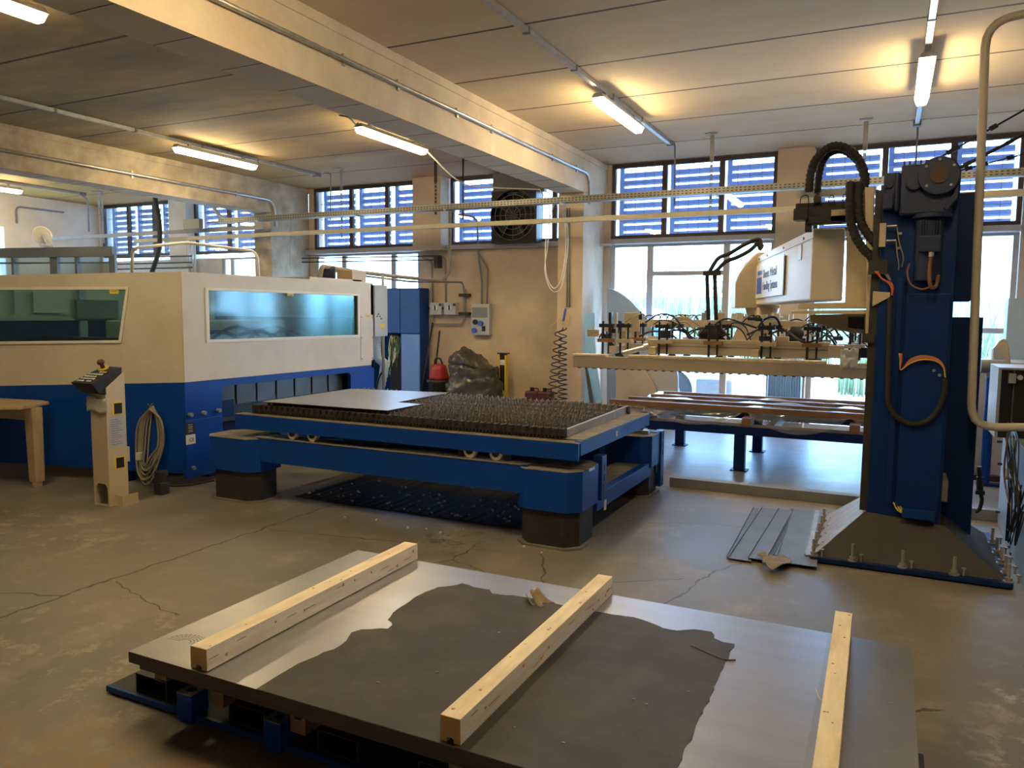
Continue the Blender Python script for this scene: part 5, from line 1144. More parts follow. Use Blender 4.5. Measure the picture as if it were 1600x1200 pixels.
# suction cup carriers: plunger posts and bellows
rr = random.Random(21)
cups = [(x, y) for x in (FX0+.30, -2.75, -2.3, -1.75, -1.2, -.75, -.35) for y in (8.42, 9.0, 9.75)]
for (x, y) in cups:
    o = B(); o.cyl((x, y, z0-.02), (x, y, z0+.36), .013, n=10); o.cyl((x+.09, y, z0+.0), (x+.09, y, z0+.34), .011, n=10); o.box(x-.04, x+.13, y-.03, y+.03, z0+.29, z0+.33); o = o.build('suction_plunger', MT['black'], cn)
    b = B(); b.box(x-.05, x+.14, y-.05, y+.05, z0+.12, z0+.16); b.build('plunger_plate', MT['woodb'] if rr.random() < .35 else MT['beige'], o)
    b = B(); b.lathe((x, y, 0), [(.05, z0-.08), (.035, z0-.06), (.05, z0-.045), (.03, z0-.02)], 14); b.build('suction_cup', MT['rubber'], o)
for px in (1103, 1121, 1243):
    q = at(px, 522, y=8.75); b = B(); zz = q.z
    b.lathe((q.x, 8.75, 0), [(.05, zz-.10), (.085, zz-.07), (.085, zz-.05), (.06, zz-.035), (.085, zz-.02), (.085, zz+.03), (.06, zz+.045), (.05, zz+.08)], 20); b.build('air_bellows', MT['rubber'], cn)
# drooping hoses from the arm to the frame
for k, d in enumerate((0, 12)):
    b = B(); b.tube(crv(A_(8.7, (1107+d, 500), (1106+d, 470), (1105+d, 430-2*k), (1109+d, 418-2*k+6), (1122+d, 404+5*k), (1140+d, 396+6*k), (1160+d*.9, 384+8*k), (1180+d*.4, 375+5*k), (1188+d*.2, 376+8*k), (1186, 388+3*k)), 8), .022, 8); b.build('drooping_hose', MT['rubber'], cn)
b = B(); q = at(1113, 427, y=8.66); b.box(q.x-.10, q.x+.09, 8.65, 8.68, q.z-.025, q.z+.025); q = at(1113, 520, y=8.7); b.box(q.x-.05, q.x+.05, 8.67, 8.72, q.z-.14, q.z+.10); b.build('hose_clamp', MT['dgray'], cn)
# tangle of air tubes on the suction frame
rr = random.Random(33)
for i in range(46):
    x = rr.uniform(FX0+.2, -.25); y = rr.uniform(8.5, 9.4); L_ = rr.uniform(.15, .55); z = zu+rr.uniform(-.16, .05) if x > a1.x-.1 else z0+rr.uniform(.12, .36)
    m_ = rr.choice(('black', 'black', 'dgray', 'cable', 'navy', 'rubber'))
    b = B(); b.tube(crv([(x, y, z), (x+L_*.3, y+rr.uniform(-.1, .1), z+rr.uniform(.02, .12)), (x+L_*.7, y+rr.uniform(-.1, .1), z+rr.uniform(-.08, .10)), (x+L_, y, z+rr.uniform(-.2, .02))], 6), rr.choice((.007, .009, .012)), 5); b.build('air_tube', MT[m_], cn)
for i in range(26):
    x = rr.uniform(FX0+.15, -.25); y = rr.uniform(8.45, 9.3); z = rr.choice((z0+.17, zu+.06)) if x > a1.x else z0+rr.uniform(.12, .25); w, h = rr.uniform(.02, .07), rr.uniform(.03, .09)
    b = B(); b.box(x-w, x+w, y-.03, y+.03, z, z+h); b.cyl((x, y, z+h), (x, y, z+h+.03), .012, n=8); b.build('valve_block', MT[rr.choice(('black', 'zinc', 'beige', 'bluecast', 'dgray'))], cn, bevel=.004)
b = B()
for i, px in enumerate(range(985, 1085, 11)): q = at(px, 499, y=9.2); b.tube(crv([q+V((0, 0, -.03)), q+V((.03, 0, .04)), q+V((.10, 0, .045)), q+V((.13, 0, -.03))], 5), .007, 5)
b.build('tube_loop', MT['black'], cn)
# left end frame parts: twin uprights, silver cylinder
fbox('twin_upright', FX0+.30, FX0+.335, 8.6, 8.66, z0-.02, z0+.46, 'black'); fbox('twin_upright', FX0+.37, FX0+.40, 8.6, 8.66, z0-.02, z0+.46, 'ltgray'); fbox('end_plate', FX0+.46, FX0+.64, 8.7, 8.74, z0+.24, z0+.46)
b = B(); b.cyl(at(973, 552, y=8.3), at(1008, 543, y=8.42), .028, n=14); b.cyl(at(1006, 543, y=8.41), at(1013, 541, y=8.43), .04, n=14); b.build('silver_cylinder', MT['zinc'], cn)
b = B(); q = at(1327, 560, y=8.2); b.grid(lambda u, v: q+V((.16*(u-.5), .05*noise.noise(V((u*4, v*4, 0))), .18*(v-.5)+.05*noise.noise(V((u*5, v*5, 7))))), 8, 8); o = b.build('crumpled_foil', MT['white'], cn, solid=.003)
b = B(); q = at(1350, 551, y=8.25); b.box(q.x-.03, q.x+.03, 8.2, 8.25, q.z-.05, q.z+.05); b.build('sensor', MT['black'], cn)
# guy ropes from the mast head to the upper right
for i, (a, c, r) in enumerate((((1440, 262), (1600, 172), .007), ((1500, 262), (1610, 205), .012), ((1502, 266), (1610, 238), .005))):
    p, q = at(*a, y=6.2), at(*c, y=6.6); t = thing('guy_rope', ['dark guy rope from the gearbox passing highest towards the right edge', 'thick guy rope with clamps from the gearbox top right corner', 'thin guy rope, lowest of those right of the gearbox'][i], 'rope', p, 'guy ropes')
    q2 = p + (q-p)*2.5; B().tube([p, q2], r, 6).build('rope_run', MT['black'], t)
    for s in (.1, .28, .33, .7): b = B(); m_ = p.lerp(q, s); d = (q-p).normalized(); b.obox(m_, d*.03, V((0, .012, 0)), d.cross(V((0, 1, 0)))*.018); b.build('rope_clamp', MT['dgray'], t)
# ================================================================== BLUE CABINET BEHIND THE LASER MACHINE
CY = 11.85
c0, c1 = at(584, 447, y=CY), at(656, 450, y=CY)
zt = c1.z; x0, x1 = c0.x-.05, c1.x; zs = at(625, 521, y=CY).z
t = thing('blue_cabinet', 'tall blue double cabinet behind the laser machine with an open lower bay', 'cabinet', ((x0+x1)/2, CY+.3, 0))
xm = at(625, 500, y=CY).x
b = B(); b.box(x0, x1, CY+.02, CY+.3, zs, zt); b.box(xm, x1, CY+.02, CY+.3, 0, zs); b.box(x0, x0+.03, CY+.02, CY+.3, 0, zs); b.box(x0, xm, CY+.27, CY+.3, 0, zs); b.build('carcass', MT['blued'], t)
for a, c, nm in ((x0+.01, xm-.008, 'upper_door'), (xm+.008, x1-.01, 'upper_door')): B().box(a, c, CY, CY+.02, zs+.01, zt-.01).build(nm, MT['cabblue'], t, bevel=.003)
o = B().box(xm+.03, x1-.01, CY-.01, CY+.02, .05, zs-.01).build('lower_door', MT['ltcab'], t, bevel=.003); o['label'] = 'pale shiny blue lower door'
t2 = thing('green_cable_bundle', 'bundle of green and white cables hanging in the open bay of the blue cabinet', 'cables', (xm-.2, CY+.2, zs-.1)); rr = random.Random(8)
for i in range(22):
    xa = xm-.30+rr.random()*.26; zz = zs-.06-rr.random()*.05
    B().tube(crv([(xm-.28, CY+.1+rr.random()*.1, zs-.05), (xa, CY+.06+rr.random()*.1, zz), (xa+.05*rr.uniform(-1, 1), CY+.05, zz-.35*rr.random()-.15), (xa+rr.uniform(-.22, .02), CY+.08, zs-.55-rr.random()*.3)], 6), .011, 5).build('cable', MT[rr.choice(('greencable', 'greencable', 'greencable', 'wcable', 'black'))], t2)
tag(B().box(xm-.26, xm-.02, CY+.06, CY+.25, .001, zs-.36).build('black_box', MT['black'], bevel=.01), 'black box standing in the open bay of the blue cabinet under the green cables', 'box')
# white hose loops between machine and cabinet
t = thing('flexible_duct', 'pale flexible duct and hoses hanging between the laser machine and the blue cabinet', 'duct', at(590, 600, y=9.3))
corr([at(*p, y=9.3) for p in ((591, 520), (588, 540), (592, 560), (600, 568), (599, 585), (594, 610), (592, 640), (591, 700))], .07, 'duct_run', t, 'bluegray', 8, 1)
b = B(); b.tube(crv([at(*p, y=9.2) for p in ((598, 525), (597, 550), (600, 575), (592, 590), (588, 610))], 8), .015, 6); b.build('black_hose', MT['black'], t)
# ================================================================== WALL BEHIND THE TABLE
WY = 12.19
def wbox(px0, py0, px1, py1, y=WY): p, q = at(px0, py0, y=y), at(px1, py1, y=y); return p.x, q.x, q.z, p.z
for (a, lab) in (((671, 473, 689, 492), 'grey switch box on the wall, left one of the pair'), ((693, 473, 711, 492), 'grey switch box on the wall, right one of the pair')):
    x0, x1, z0, z1 = wbox(*a, y=12.05); t = thing('switch_box', lab, 'switch box', ((x0+x1)/2, 12.1, z0), 'wall switch boxes')
    B().box(x0, x1, 12.06, WY, z0, z1).build('box_body', MT['ltgray'], t, bevel=.006)
    b = B(); cx, cz = (x0+x1)/2, (z0+z1)/2+.02; b.cyl((cx, 12.06, cz), (cx, 12.045, cz), .05, n=20); b.build('dial', MT['sign'], t); B().box(cx-.01, cx+.01, 12.03, 12.045, cz-.045, cz+.045).build('lever', MT['black'], t)
    B().box(x0-.06, x0, 12.08, 12.14, cz-.03, cz+.01).build('side_knob', MT['black'], t); B().box(x1-.05, x1, 12.055, 12.06, z1-.06, z1-.01).build('dark_tab', MT['dgray'], t)
x0, x1, z0, z1 = wbox(736, 475, 764, 524, y=12.07)
t = thing('socket_panel', 'grey distribution panel with blue sockets on the plaster wall', 'electrical panel', ((x0+x1)/2, 12.1, z0))
B().box(x0, x1, 12.08, WY, z0, z1).build('panel_body', MT['ltgray'], t, bevel=.006)
B().box(x0+.02, x1-.04, 12.074, 12.08, z1-.24, z1-.06).build('dark_breaker_window', MT['gray'], t)
for (u, v, m_) in ((.25, .42, 'black'), (.55, .38, 'signblue'), (.2, .15, 'signblue')):
    b = B(); c = (x0+(x1-x0)*u, 12.08, z0+(z1-z0)*v); b.cyl(c, V(c)+V((0, -.04, 0)), .045, n=20); b.build('socket', MT[m_], t)
B().box(x0+(x1-x0)*.6, x0+(x1-x0)*.78, 12.074, 12.08, z0+.07, z0+.16).build('small_socket', MT['black'], t)
for px, lab in ((676, 'left'), (697, 'right')): 
    pipe('conduit', [at(px, 473, y=12.12), at(px-1, 408 if px < 690 else 402, y=12.12), at(px-12, 404 if px < 690 else 400, y=12.12), at(660, 403 if px < 690 else 400, y=12.12)], .018, 'dark conduit dropping to the %s wall switch box' % lab, 'conduit', 'gray', .08)
pipe('conduit', [at(753, 475, y=12.14), at(753, 440, y=12.14), at(747, 395, y=12.14), at(746, 345, y=12.1), at(738, 338, y=12.0), at(716, 335, y=11.8)], .020, 'dark conduit from the socket panel up across the window sill', 'conduit', 'gray', .05)
pipe('conduit', [at(761, 475, y=12.15), at(762, 420, y=12.15), at(748, 396, y=12.15)], .016, 'thin conduit beside the thicker one above the socket panel', 'conduit', 'gray', .05)
pipe('conduit', [at(722, 505, y=12.16), at(728, 498, y=12.16), at(728, 452, y=12.16)], .012, 'thin vertical conduit held by two brackets right of the switch boxes', 'conduit', 'gray', .05)
for py in (461, 490):
    q = at(726, py, y=12.13); tag(B().box(q.x-.11, q.x+.10, 12.1, 12.19, q.z-.025, q.z+.025).build('pipe_bracket', MT['dgray']), 'dark wall bracket holding the conduits, %s one' % ('upper' if py == 461 else 'lower'), 'bracket', 'conduit brackets')
# cable bars in front of the low window between the pier and the pilaster
for (py, lab) in ((403, 'upper'), (409, 'lower')):
    a, c = at(455, py+1, y=12.0), at(690, py-3, y=11.9); tag(B().bar(a, c, .022, .022).build('thin_rail', MT['dgray']), 'thin dark %s rod across the low window behind the laser machine' % lab, 'rod', 'rods across the window')
for px in (456, 684): q = at(px, 408, y=11.9); tag(B().box(q.x-.05, q.x+.03, 11.85, 12.0, q.z-.12, q.z+.10).build('rod_bracket', MT['dgray']), 'dark bracket carrying the two rods at their %s end' % ('left' if px < 500 else 'right'), 'bracket', 'rod brackets')
# fan heater in the window
x0, x1, z0, z1 = wbox(768, 300, 838, 378, y=11.9); 
t = thing('fan_heater', 'black fan heater with round grille hung in the window left of the column', 'fan heater', ((x0+x1)/2, 12.0, z0))
b = B(); cx, cz, R_ = (x0+x1)/2-.02, (z0+z1)/2+.03, .43; n = 32
ring = [V((cx+R_*math.cos(2*PI*k/n), 11.9, cz+R_*math.sin(2*PI*k/n))) for k in range(n)]; hw, hh = (x1-x0)/2, (z1-z0)/2; mcx, mcz = (x0+x1)/2, (z0+z1)/2; sq = []
for k in range(n):
    cc, s_ = math.cos(2*PI*k/n), math.sin(2*PI*k/n); m_ = max(abs(cc), abs(s_)); sq.append(V((mcx+hw*cc/m_, 11.9, mcz+hh*s_/m_)))
b.ringpanel(sq, ring, (0, .25, 0)); b.box(x0, x1, 12.13, 12.16, z0, z1); b.build('housing', MT['black'], t)
b = B()
for r in (.14, .24, .34, .42): b.tube([(cx+r*math.cos(a), 11.91, cz+r*math.sin(a)) for a in [2*PI*k/32 for k in range(33)]], .006, 5)
for k in range(12): a = 2*PI*k/12; b.tube([(cx+.05*math.cos(a), 11.91, cz+.05*math.sin(a)), (cx+.42*math.cos(a), 11.91, cz+.42*math.sin(a))], .004, 5)
b.build('grille', MT['gray'], t)
for k in range(5): 
    a = 2*PI*k/5; b = B(); u_ = V((math.cos(a), 0, math.sin(a))); v_ = V((-u_.z, 0, u_.x)); c = V((cx, 12.0, cz)); b.prism([c+u_*.06-v_*.04, c+u_*.38-v_*.12+V((0, .05, 0)), c+u_*.40+v_*.09, c+u_*.06+v_*.04], (0, .006, 0)); b.build('fan_blade', MT['dgray'], t)
b = B(); b.cyl((cx, 11.96, cz), (cx, 12.1, cz), .07, n=16); b.build('hub', MT['black'], t)
q0, q1 = at(770, 278, y=12.05), at(838, 300, y=12.05)
tag(B().box(q0.x, q1.x+.15, 12.05, 12.15, q1.z, CH-.02).build('blanking_panel', MT['gray']), 'dark panel filling the window above the fan heater', 'panel')
B().box(x1-.14, x1, 11.87, 11.899, z1-.2, z1-.05).build('grey_controller', MT['bluecast'], t)
# vacuum cleaner
q = at(686, 612, y=11.85); X = q.x; t = thing('vacuum_cleaner', 'red and black vacuum cleaner standing against the plaster wall', 'vacuum cleaner', (X, 11.85, 0))
b = B(); b.lathe((X, 11.85, 0), [(.16, .06), (.18, .10), (.19, .46), (.22, .48), (.22, .53)], 24); b.build('drum', MT['dgray'], t)
b = B(); b.lathe((X, 11.85, 0), [(.18, .53), (.18, .58), (.15, .70), (.13, .78), (.08, .81)], 24); b.build('red_head', MT['red'], t)
b = B(); b.tube(crv([(X-.09, 11.85, .78), (X-.06, 11.83, .90), (X+.04, 11.83, .90), (X+.08, 11.85, .78)], 6), .018, 8); b.build('handle', MT['black'], t)
b = B(); b.prism([V((X-.10, 11.63, .0+.1)), V((X+.04, 11.63, .1)), V((X-.0, 11.64, .56)), V((X-.05, 11.64, .56))], (0, .03, 0)); b.build('nozzle', MT['black'], t)
for k in range(3): a = 2*PI*k/3+.4; b = B(); b.cyl((X+.15*math.cos(a), 11.85+.15*math.sin(a), .03), (X+.15*math.cos(a)+.02, 11.85+.15*math.sin(a), .03), .03, n=12); b.box(X+.15*math.cos(a)-.01, X+.15*math.cos(a)+.03, 11.84+.15*math.sin(a), 11.86+.15*math.sin(a), .03, .08); b.build('castor', MT['black'], t)
for a, c, lab in (((676, 504), (662, 590), 'thin dark stick leaning on the wall beside the blue cabinet'), ((687, 517), (679, 590), 'thin dark stick leaning on the wall above the vacuum cleaner')):
    p, q = at(*a, y=12.15), at(*c, y=11.9); d = q-p; q = p + d*(p.z/(p.z-q.z)); q.z = .01; tag(B().tube([p, q], .016, 8).build('stick', MT['dgray']), lab, 'stick', 'leaning sticks')
# object under dark plastic
q = at(742, 615, y=11.75); X = q.x
t = thing('covered_machine', 'machine wrapped in crumpled dark plastic standing against the wall', 'covered machine', (X, 11.75, 0))
def tarpf(u, v):
    a = 2*PI*u; prof = [(.50, 0), (.52, .22), (.50, .45), (.46, .62), (.48, .78), (.42, .86), (.30, 1.0), (.12, 1.09), (.01, 1.10)]
    s = v*(len(prof)-1); i = min(int(s), len(prof)-2); f_ = s-i; r = prof[i][0]*(1-f_)+prof[i+1][0]*f_; z = prof[i][1]*(1-f_)+prof[i+1][1]*f_
    x = r*math.cos(a)*1.0; y = r*math.sin(a)*.62
    if z > .8: x += -.22*(z-.8)/.3*(1 if x < .1 else 1.2); z -= .22*max(0, x+.1)
    nn = noise.noise(V((x*4.5, y*4.5+3, z*4.5)))*.11 + abs(noise.noise(V((x*8, y*8, z*7+2))))*.13 + noise.noise(V((x*20, y*20, z*16)))*.03
    return V((X+x*(1+nn), 11.72+y*(1+nn*1.2), max(.0, z+nn*.5) if v > 0 else 0))
b = B(); b.grid(tarpf, 72, 44); b.build('plastic_cover', MT['tarp'], t, weld=True)
b = B(); b.tube(crv([tarpf(.52+.45*i/8, .62)+V((0, -.012, 0)) for i in range(9)], 5), .014, 6); b.build('tie_cord', MT['dgray'], t)
# black yellow post
q0, q1 = at(779, 553, y=11.9), at(791, 553, y=11.9)
t = thing('light_barrier_post', 'black and yellow light barrier post beside the wrapped machine', 'post', ((q0.x+q1.x)/2, 11.95, 0))
B().box(q0.x+.02, q1.x-.02, 11.9, 11.98, .0, q0.z).build('post_body', MT['black'], t)
for a, c in ((q0.x-.0, q0.x+.025), (q1.x-.025, q1.x)): B().box(a, c, 11.89, 11.98, 0, q0.z-.02).build('yellow_edge', MT['yellow'], t)
for z in (q0.z-.19, .30): B().box(q0.x+.03, q1.x-.03, 11.894, 11.8995, z, z+.09).build('white_band', MT['sign'], t)
B().box(q0.x-.02, q1.x+.02, 11.88, 12.0, q0.z, q0.z+.02).build('post_cap', MT['black'], t)
# maroon canisters
for i, px in enumerate((831, 851)):
    q = at(px, 616, y=11.9); t = thing('canister', ['maroon canister by the wall, left of the two', 'maroon canister by the wall, right one beside the coiled hoses'][i], 'canister', (q.x, 11.95, 0), 'maroon canisters')
    B().box(q.x-.125, q.x+.115, 11.86, 12.06, 0, .41).build('canister_body', MT['maroon'], t, bevel=.03)
    b = B(); b.cyl((q.x-.02, 11.95, .41), (q.x-.02, 11.95, .47), .035, n=14); b.build('cap', MT['black'], t); b = B(); b.tube(crv([(q.x+.0, 11.95, .40), (q.x+.03, 11.95, .45), (q.x+.09, 11.95, .45), (q.x+.10, 11.95, .40)], 5), .012, 6); b.build('handle', MT['maroon'], t)
# spiral air hoses on the column
def spiral(pa, pb_, y, lab, turns, r0, r1):
    a, c = at(*pa, y=y), at(*pb_, y=y); c.z = max(c.z, .15); t = thing('spiral_hose', lab, 'air hose', a, 'spiral air hoses'); pts = []
    N_ = turns*12
    for i in range(N_+1):
        s = i/N_; p = a.lerp(c, s**.85); r = r0+(r1-r0)*s; an = 2*PI*turns*s; pts.append(p+V((r*math.cos(an), -.13+r*math.sin(an), 0)))
    B().tube(pts, .009, 6).build('hose_coils', MT['navyb'], t)
spiral((879, 512), (866, 640), 11.1, 'dark spiral air hose hanging on the column, left one', 12, .06, .085)
spiral((884, 512), (884, 650), 11.1, 'dark spiral air hose hanging on the column, right one', 17, .06, .075)
t = thing('air_gun', 'blue air gun with yellow cord hooked on the column above the spiral hoses', 'air gun', at(882, 485, y=11.06))
b = B(); b.bar(at(884, 482, y=11.06), at(880, 502, y=11.06), .03, .03); b.build('gun_body', MT['signblue'], t, bevel=.006)
b = B(); b.tube(crv([at(*p, y=11.07) for p in ((886, 490), (891, 492), (889, 500), (886, 512), (884, 505), (880, 498), (876, 496), (870, 503), (860, 509))], 6), .006, 5); b.build('cord', MT['yellow'], t)
for dx_ in (0, 4): pipe('air_line', [at(886+dx_, 325, y=11.12), at(886+dx_, 480, y=11.12)], .010, 'thin dark air line running down the column, %s of two' % ('left' if not dx_ else 'right'), 'air line', 'gray')
# pale blue sheet and dark strip leaning at the column
tag(B().prism([at(912, 491, y=11.05), at(929, 489, y=11.05), at(929, 520, y=11.0), at(931, 560, y=10.9), V((at(949, 660, y=10.75).x+.03, 10.65, .001)), V((at(916, 660, y=10.75).x, 10.65, .001)), at(915, 560, y=10.9)], (0, .006, 0)).build('blue_sheet', MT['ltblue']), 'curved pale blue sheet leaning on the right side of the column', 'sheet')
tag(B().prism([at(914, 575, y=10.85), at(917, 575, y=10.85), at(931, 656, y=10.6), at(925, 656, y=10.6)], (0, .03, 0)).build('dark_profile', MT['dgray']), 'dark profile strip leaning in front of the pale blue sheet', 'profile')
pipe('wall_pipe', [at(930, 382, y=12.0), at(960, 381, y=12.05)], .022, 'cream pipe stub between the column and the window frame', 'pipe', 'winbeige')
# curved machine guards by the window
def guard(pts, y, th, lab, m):
    b = B(); b.prism([(lambda q: V((q.x, q.y, .001)) if c >= 639 else q)(at(a, c, y=y)) for a, c in pts], (0, th, 0)); return tag(b.build('curved_guard', MT[m], bevel=.01), lab, 'sheet metal guard', 'curved guards at the window')
arc = [(948, 450), (957, 452), (966, 456), (975, 462), (985, 470), (995, 481), (1005, 492), (1015, 505), (1021, 520), (1026, 545)]
guard(arc+[(1030, 640), (948, 640)], 11.75, .10, 'blue grey quarter round metal guard standing behind the left end of the suction frame', 'bluegray')
guard([(962, 560), (990, 560), (1006, 578), (1015, 590), (1024, 604), (1040, 640), (962, 640)], 11.5, .10, 'beige curved metal guard under the left end of the suction frame', 'beige')
guard([(1003, 560), (1054, 562), (1057, 575), (1059, 590), (1060, 640), (1040, 640), (1026, 605), (1008, 577)], 11.6, .08, 'dull beige metal panel right of the beige curved guard', 'winbeige')
# ribbed panel on the pier, stand-in for a corrugated object outside
x0, x1, z0, z1 = wbox(1200, 560, 1252, 625, y=11.95)
b = B(); n = 14
for i in range(n): a = x0+(x1-x0)*i/n; b.hexa([(a, 12.0, .15), (a+(x1-x0)/n, 12.0, .15), (a+(x1-x0)/n, 11.99, .15), (a+(x1-x0)/n*.5, 11.94, .15), (a, 11.99, .15)][::-1], [(a, 12.0, 1.1), (a+(x1-x0)/n, 12.0, 1.1), (a+(x1-x0)/n, 11.99, 1.1), (a+(x1-x0)/n*.5, 11.94, 1.1), (a, 11.99, 1.1)][::-1])
tag(b.build('ribbed_panel', MT['paleblue'], weld=True), 'pale blue ribbed stand-in for a corrugated object outside, behind the loading table', 'ribbed panel')
# ================================================================== FAR LEFT BAY, ABOVE THE LASER MACHINE
GYB = 9.0
t = thing('glazed_booth', 'grey aluminium framed glazed booth rising behind the laser machine at the left', 'booth', (-13, GYB, 0))
a, c = at(0, 390, y=GYB), at(179, 404, y=GYB); zt = c.z+.12
u0, u1 = at(-250, 375, y=GYB).x, c.x
b = B(); b.bar((u0, GYB-1.6, zt+.02), (u1, GYB, zt+.0), .10, .17)
b.build('top_rail', MT['boothgray'], t)
def pt_(px): # point on the slanted booth face under pixel column px
    A0, A1 = V((u0, GYB-1.6, 0)), V((u1, GYB, 0)); d = at(px, 420, y=5)-CP; nn = V(((A1-A0).y, -(A1-A0).x, 0)); s = (A0-CP).dot(nn)/d.dot(nn); return CP+d*s
for px, w in ((86, .16), (177, .12), (121, .05), (22, .05)):
    p = pt_(px); b = B(); b.bar((p.x, p.y, 1.0), (p.x, p.y, zt-.05), .06, w, up=(1, .2, 0)); b.build('post', MT['boothgray'], t)
pA, pB = pt_(-60), pt_(177)
b = B(); b.prism([V((pA.x, pA.y+.02, 1.1)), V((pB.x, pB.y+.02, 1.1)), V((pB.x, pB.y+.02, zt-.06)), V((pA.x, pA.y+.02, zt-.06))], (0, .006, 0)); b.build('glass_panel', MT['yglass'], t)
b = B(); pA, pB = pt_(-60), pt_(177); b.bar((pA.x, pA.y, zt-.17), (pB.x, pB.y, zt-.19), .03, .03); b.build('inner_rail', MT['boothgray'], t)
# strut, work lamp, boxes
p0, p1 = at(28, 305, y=10.5), at(33, 386, y=10.5); tag(B().box(p0.x-.05, p0.x+.06, 10.45, 10.55, p1.z-.2, CH-.002).build('ceiling_strut', MT['ltgray']), 'pale grey vertical strut above the glazed booth at the left', 'strut')
t = thing('work_lamp', 'white round work lamp on a jointed arm above the glazed booth', 'lamp', at(78, 395, y=8.95))
c = at(66, 368, y=8.95); b = B(); ax = V((.55, -.8, -.25)).normalized(); b.lathe(c, [(.02, -.10), (.10, -.06), (.17, .0), (.16, .01)], 24, ax); b.build('lamp_shade', MT['white'], t)
b = B(); b.tube([c, at(72, 380, y=8.95), at(85, 392, y=8.95)], .02, 6); b.tube([at(73, 365, y=8.95), at(88, 395, y=8.95)], .015, 6); b.tube([at(64, 383, y=8.95), at(82, 385, y=8.95)], .035, 8); b.build('jointed_arm', MT['ltgray'], t)
def fbx(nm, px0, py0, px1, py1, y, d, m, lab, cat):
    x0, x1, z0, z1 = wbox(px0, py0, px1, py1, y=y); return tag(B().box(x0, x1, y, y+d, z0, z1).build(nm, MT[m], bevel=.005), lab, cat)
fbx('junction_box', 286, 343, 311, 357, 10.45, .1, 'gray', 'grey green junction box on the dark rail before the far left windows', 'box')
pipe('wall_conduit', [(-16.76, 10.25, 3.55), (-16.76, 10.25, 3.90), (-16.76, 11.3, 3.90)], .02, 'thin conduit arched on the far left wall', 'conduit', 'gray', .12)
pipe('wall_conduit', [at(125, 303, z=4.1), at(137, 312, y=at(125, 303, z=4.1).y+.3), at(139, 362, y=at(125, 303, z=4.1).y+.3)], .016, 'thin conduit dropping from the far left lighting channel', 'conduit', 'gray', .08)
for i, px in enumerate((294, 299, 304)): pipe('riser_pipe', [at(px, 372, y=11.97), V((at(px, 440, y=11.97).x, 11.97, .001))], .022, 'pale riser pipe on the pier behind the laser machine, %s of three' % ('left', 'middle', 'right')[i], 'pipe', 'white', group='riser pipes')
for i, py in enumerate((402, 412, 420)): tag(B().bar(at(175, py+1, y=11.8), at(300, py-2, y=11.8), .03, .03).build('wall_rod', MT['dgray']), 'dark horizontal rod behind the glazed booth, %s of three' % ('highest', 'middle', 'lowest')[i], 'rod', 'rods on the far wall')
fbx('wall_niche_panel', 115, 367, 138, 405, 12.14, .05, 'woodold', 'brown panel set in the pale far left wall', 'panel')
# beige-green flexible conduit from far left window to the tray
pipe('flex_conduit', [at(332, 318, y=10.7), at(338, 333, y=10.7), at(352, 343, y=10.65), at(378, 346, y=10.63)], .035, 'grey flexible conduit bending down onto the left end of the cable tray', 'conduit', 'bluegray', .15)
# ================================================================== RIGHT EDGE
PYY = 6.15
q0, q1 = at(1542, 80, y=PYY), at(1518, 640, y=PYY); xx = (q0.x+q1.x)/2
zt_ = at(1600, 20, y=PYY).z
pipe('white_pipe', [(xx+1.6, PYY+.3, zt_+.12), (xx+.35, PYY, zt_), (q0.x-.015, PYY, zt_-.02), (q1.x+.0, PYY, at(1520, 668, y=PYY).z), (.90, PYY, at(1560, 664, y=PYY).z), (1.15, PYY, at(1560, 664, y=PYY).z)], .028, 'thick cream plastic pipe running down beside the crane and bending into the cabinet', 'pipe', 'creampipe', .22, 14, clips=[])
# cabinet
cab = thing('electrical_cabinet', 'pale blue grey cabinet cut by the right edge of the photo', 'cabinet', (1.4, 6.6, 0))
zc = at(1563, 662, x=.93).z
P0 = [V((.845, 5.2, 0)), V((1.9, 5.1, 0)), V((1.9, 7.65, 0)), V((.905, 7.62, 0))]
B().prism([p+V((0, 0, .0)) for p in P0], (0, 0, .84)).build('cabinet_body', MT['bluegray'], cab, bevel=.006)
b = B()
for (px, py) in ((1562, 690), (1563, 725), (1560, 800), (1580, 855), (1583, 866)):
    q = at(px, py, x=.89); b.cyl((q.x+.03, q.y, q.z), (q.x-.02, q.y, q.z), .010, n=8)
b.build('door_stud', MT['dgray'], cab)
b = B(); q = at(1577, 800, x=.88); b.box(q.x-.015, q.x+.005, q.y-.006, q.y+.006, .05, .80); b.build('cabinet_seam', MT['navy'], cab)
# open control housing on top
ZB = 6.75
x0, x1, z0, z1 = wbox(1560, 577, 1640, 660, y=ZB); z0 = .842
cb = thing('control_housing', 'black control housing with a white edge standing on the right cabinet', 'control box', ((x0+x1)/2, ZB+.2, z0))
b = B(); b.box(x0, x0+.02, ZB-.02, ZB+.5, z0, z1); b.box(x0, x1, ZB-.02, ZB+.5, z1, z1+.015); b.build('white_edge', MT['ltgray'], cb)
b = B(); b.box(x0+.02, x1, ZB, ZB+.5, z0, z1); b.build('dark_case', MT['black'], cb)
b = B(); b.box(x0+.10, x0+.105, ZB-.012, ZB, z0, z1); b.build('case_joint', MT['gray'], cb)
a, c = at(1577, 584, y=ZB-.05), at(1587, 599, y=ZB-.05); B().box(a.x, c.x, ZB-.06, ZB-.005, c.z, a.z).build('socket_plate', MT['ltgray'], cb)
a = at(1594, 590, y=ZB-.03); b = B(); b.cyl(a+V((0, .02, 0)), a+V((0, -.01, 0)), .018, n=14); b.build('bright_button', MT['sign'], cb)
